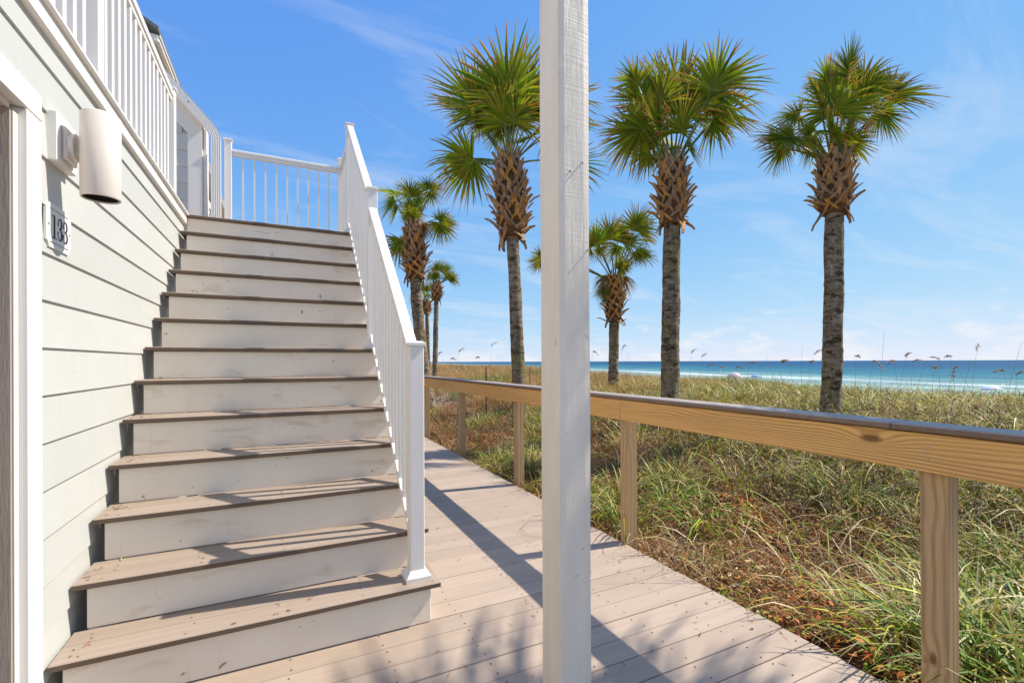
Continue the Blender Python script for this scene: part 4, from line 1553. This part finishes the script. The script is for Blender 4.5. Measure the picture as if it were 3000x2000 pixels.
ci = (RNG.random(n)[:, None] > np.cumsum(kind_[ki], 1)).sum(1).clip(0, 4)
col = SHR[ci] * RNG.uniform(0.6, 1.35, (n, 1))
ok = X_ > 2.34
sh = [blades(X_[ok], Y_[ok], (height(X_, Y_) + Z_)[ok], RNG.uniform(0, 6.28, n)[ok], (RNG.uniform(.02, .05, n) * (0.7 + rad * 1.6))[ok], RNG.uniform(.4, 1.9, n)[ok], RNG.uniform(.9, 2.5, n)[ok],
             RNG.uniform(.012, .026, n)[ok], col[ok], col[ok] * 1.1, 3)]
join(sh, 'low_shrubs', M['litter'], 'low green and russet leafy shrubs between grass and boardwalk', 'shrubs')

# ------------------------------------------------------------------ sea oats: single stalks against sea and sky
SEED = veg('seed_head', 0.15, 0.7, 0.15)


def ray(u, v, D):
    x = u - 1500.0
    yy = v - 1058.99
    r = x / 1366.163
    return Vector((r * CR + SRR, CR - r * SRR, -yy / 1366.163)) * D + Vector((0, 0, EYE))


def oat(u, vt, D, lean_, seed, head=True, droop=0.5):
    rg_ = random.Random(seed)
    tip = ray(u, vt, D)
    bx, by = tip.x - RIGHT.x * lean_, tip.y - RIGHT.y * lean_
    b = Vector((bx, by, float(height(bx, by)) - 0.03))
    root = empty('sea_oat_stalk', b, 'thin dry sea oat stalk with a seed head rising above the dune grass' if head else 'bare thin dry stalk without seed head rising above the dune grass',
                 'sea oats', 'sea oat stalks along the dune ridge' if head else 'bare stalks along the dune ridge')
    path_ = []
    for i in range(9):
        f = i / 8
        p = b.lerp(tip, f)
        p = p - RIGHT * (lean_ * 0.5 * math.sin(math.pi * f) * 0.5)
        path_.append(p - b)
    V, F = tube(path_, [0.0036 - 0.0024 * i / 8 for i in range(9)], 5)
    mesh_obj('stalk', root, V, F, M['boot'], b)
    if not head:
        return
    n = 60
    tl = np.array(path_[-1])
    out = RIGHT * ((1 if lean_ > 0 else -1) * rg_.uniform(0.5, 0.9)) + FWD * rg_.uniform(-0.5, 0.5)
    s_ = np.linspace(0, 1, n)
    hl = rg_.uniform(0.13, 0.22)
    rise = 1.1 - droop
    hx = tl[0] + out.x * hl * s_ ** 1.3
    hy = tl[1] + out.y * hl * s_ ** 1.3
    hzz = tl[2] + hl * (rise * s_ - (droop + 0.25) * s_ ** 2) - 0.01
    fat = np.sin(np.pi * np.clip(s_ * 0.9 + 0.08, 0, 1))
    col = np.array([[0.34, 0.21, 0.10]]) * RNG.uniform(0.5, 1.5, (n, 1))
    v_, q_, c_ = blades(hx, hy, hzz, RNG.uniform(0, 6.28, n), RNG.uniform(.02, .05, n) * (0.5 + fat), RNG.uniform(.6, 1.9, n), RNG.uniform(1.6, 2.8, n), RNG.uniform(.012, .024, n), col, col * 1.2, 3)
    me_ = quads_mesh('seed_head', v_, q_, c_, SEED)
    link(bpy.data.objects.new('seed_head', me_), root, b)


k = 0
for (u, vt, D, ln, hd, dr) in [(2560, 1058, 7.5, 0.12, 1, 0.9), (2592, 972, 8.0, 0.08, 0, 0), (2618, 1060, 7.8, -0.10, 1, 0.6), (2655, 1048, 8.2, 0.14, 1, 0.2),
                               (2675, 1061, 9.0, 0.05, 1, 0.4), (2738, 1080, 7.0, 0.06, 1, 0.5), (2750, 1056, 8.6, -0.02, 1, 0.3), (2783, 1046, 8.0, -0.10, 1, 0.5),
                               (2800, 1076, 6.6, -0.35, 1, 1.3), (2862, 1030, 9.0, 0.10, 1, 0.1), (2715, 1058, 8.3, 0.22, 0, 0), (2845, 1060, 8.3, 0.16, 0, 0),
                               (2996, 1004, 6.5, 0.25, 0, 0), (2980, 1100, 6.4, 0.05, 1, 0.4), (2350, 1010, 9.0, 0.02, 0, 0), (2386, 1040, 9.2, 0.12, 1, 0.2),
                               (2290, 1062, 9.0, 0.04, 1, 0.3), (2310, 1060, 9.6, -0.12, 1, 0.5), (2243, 1042, 9.5, -0.25, 0, 0), (2195, 1066, 10.0, 0.04, 1, 0.3),
                               (2158, 1078, 10.4, 0.05, 1, 0.5), (2120, 1078, 10.2, -0.05, 1, 0.4), (2088, 1068, 10.5, -0.06, 1, 0.6), (2057, 1046, 11.0, 0.06, 1, 0.2),
                               (2026, 1034, 11.0, 0.05, 1, 0.1), (2372, 1064, 8.8, 0.05, 1, 0.3), (1293, 1030, 10.5, -0.20, 1, 0.7), (1345, 1030, 11.0, 0.18, 1, 0.1),
                               (1440, 1012, 12.0, 0.06, 1, 0.2), (1404, 1046, 11.5, -0.10, 1, 0.5), (1322, 1050, 11.5, 0.10, 1, 0.5), (1738, 1030, 11.0, 0.12, 1, 0.7),
                               (1832, 1010, 11.0, -0.16, 1, 1.0), (2508, 1046, 8.0, 0.02, 1, 0.5), (2940, 1090, 7.0, -0.1, 1, 0.5)]:
    oat(u, vt, D, ln, 50 + k, bool(hd), dr)
    k += 1

# ------------------------------------------------------------------ small things on the dune and the beach
d = ray(1424, 1090, 10.5)
st_ = empty('fence_stake', (d.x, d.y, float(height(d.x, d.y)) - 0.1), 'thin black stake standing in the dune grass left of the tallest palm', 'stake')
V, F = tube([(0, 0, 0), (0, 0, ray(1424, 1073, 10.5).z - st_.location.z)], 0.013, 6)
mesh_obj('rod', st_, V, F, M['dark'], st_.location)
d = ray(1552, 1090, 11.5)
st_ = empty('fence_stake', (d.x, d.y, float(height(d.x, d.y)) - 0.1), 'slim weathered wooden stake just left of the white post', 'stake')
V, F = tube([(0, 0, 0), (0, 0, ray(1552, 1074, 11.5).z - st_.location.z)], 0.012, 6)
mesh_obj('rod', st_, V, F, M['boot'], st_.location)

TENT = {'pink': paint('tent_pink', (0.70, 0.55, 0.52), 0.7, 0.05, 0), 'blue': paint('tent_blue', (0.30, 0.42, 0.68), 0.7, 0.05, 0),
        'white': paint('tent_white', (0.72, 0.72, 0.74), 0.7, 0.05, 0)}


def beach_shade(u, v, D, wid, hgt, colr, label):
    top = ray(u, v, D)
    gz = float(height(top.x, top.y))
    root = empty('beach_umbrella', (top.x, top.y, gz), label, 'umbrella', 'beach umbrellas on the sand')
    rings = []
    m = 16
    for r, f in ((1.0, 0.0), (0.85, 0.38), (0.6, 0.70), (0.3, 0.93), (0.02, 1.0)):
        rings.append([(wid / 2 * r * math.cos(2 * math.pi * k / m) * (1.0 if k % 2 == 0 else 0.965), wid / 2 * r * math.sin(2 * math.pi * k / m) * (1.0 if k % 2 == 0 else 0.965),
                       top.z - gz - hgt + hgt * f) for k in range(m)])
    V, F = loft(rings, caps=False)
    mesh_obj('canopy', root, V, F, TENT[colr], root.location)
    V, F = tube([(0, 0, -0.1), (0, 0, top.z - gz - 0.02)], 0.025, 8)
    mesh_obj('pole', root, V, F, M['metal'], root.location)


beach_shade(2152, 1092, 48.0, 1.6, 0.6, 'pink', 'pale pink beach umbrella beyond the dune grass')
beach_shade(2215, 1099, 60.0, 1.4, 0.36, 'blue', 'blue beach umbrella beside the pale pink one')
beach_shade(2905, 1133, 44.0, 1.7, 0.45, 'white', 'white beach umbrella near the right edge of the picture')
beach_shade(1367, 1070, 95.0, 2.2, 1.0, 'white', 'tiny distant white beach umbrella left of the tallest palm')

# dry stems fallen over the edge of the boardwalk


def stem(name, pts3, r, mat, label):
    b = Vector(pts3[0])
    root = empty(name, b, label, 'stem')
    V, F = tube([Vector(p) - b for p in pts3], [r * (1 - 0.75 * i / (len(pts3) - 1)) for i in range(len(pts3))], 5)
    mesh_obj('blade', root, V, F, mat, b)


stem('grass_stem', [(3.42, 1.62, 0.02), (3.0, 1.78, 0.20), (2.6, 2.0, 0.25), (2.2, 2.2, 0.20), (1.86, 2.33, 0.13)], 0.0042, M['boot'],
     'long dry grass stem arching from the litter over the boardwalk')
stem('grass_stem', [(2.31, 3.36, 0.03), (2.12, 3.46, 0.06), (1.9, 3.52, 0.045), (1.72, 3.38, 0.02), (1.70, 3.22, 0.012), (1.85, 3.1, 0.012)], 0.0035, M['boot'],
     'curled thin twig lying on the boardwalk left of the white post')

# bits of leaf and grass blown onto the steps and the boardwalk
n = 170
x = np.concatenate([RNG.uniform(-0.8, 2.25, 90), np.abs(RNG.normal(0, 0.25, 80)) * -1 + 2.28])
y = RNG.uniform(0.7, 7.0, n)
k = ~((x < 0.75) & (y > 2.3))
x, y = x[k], y[k]
z = np.full(len(x), 0.004)
xt = np.concatenate([RNG.uniform(-0.8, 0.6, 40), -0.8 + np.abs(RNG.normal(0, 0.06, 60))])
kt = RNG.integers(1, 9, 100)
yt = Y1 + (kt - 1) * RUN + RNG.uniform(0.02, RUN, 100)
x = np.concatenate([x, xt])
y = np.concatenate([y, yt])
z = np.concatenate([z, kt * RISE + 0.003])
n = len(x)
DB = [(0.40, 0.13, 0.03), (0.16, 0.08, 0.03), (0.55, 0.38, 0.15), (0.07, 0.05, 0.03)]
col, _ = pick(DB, (3, 4, 3, 3), n)
join([blades(x, y, z, RNG.uniform(0, 6.28, n), RNG.uniform(.010, .035, n), RNG.uniform(1.3, 1.5, n), RNG.uniform(1.5, 1.62, n), RNG.uniform(.004, .011, n), col, col, 3)],
     'leaf_debris', M['litter'], 'small dry leaf bits lying on the steps and boardwalk', 'leaf debris')
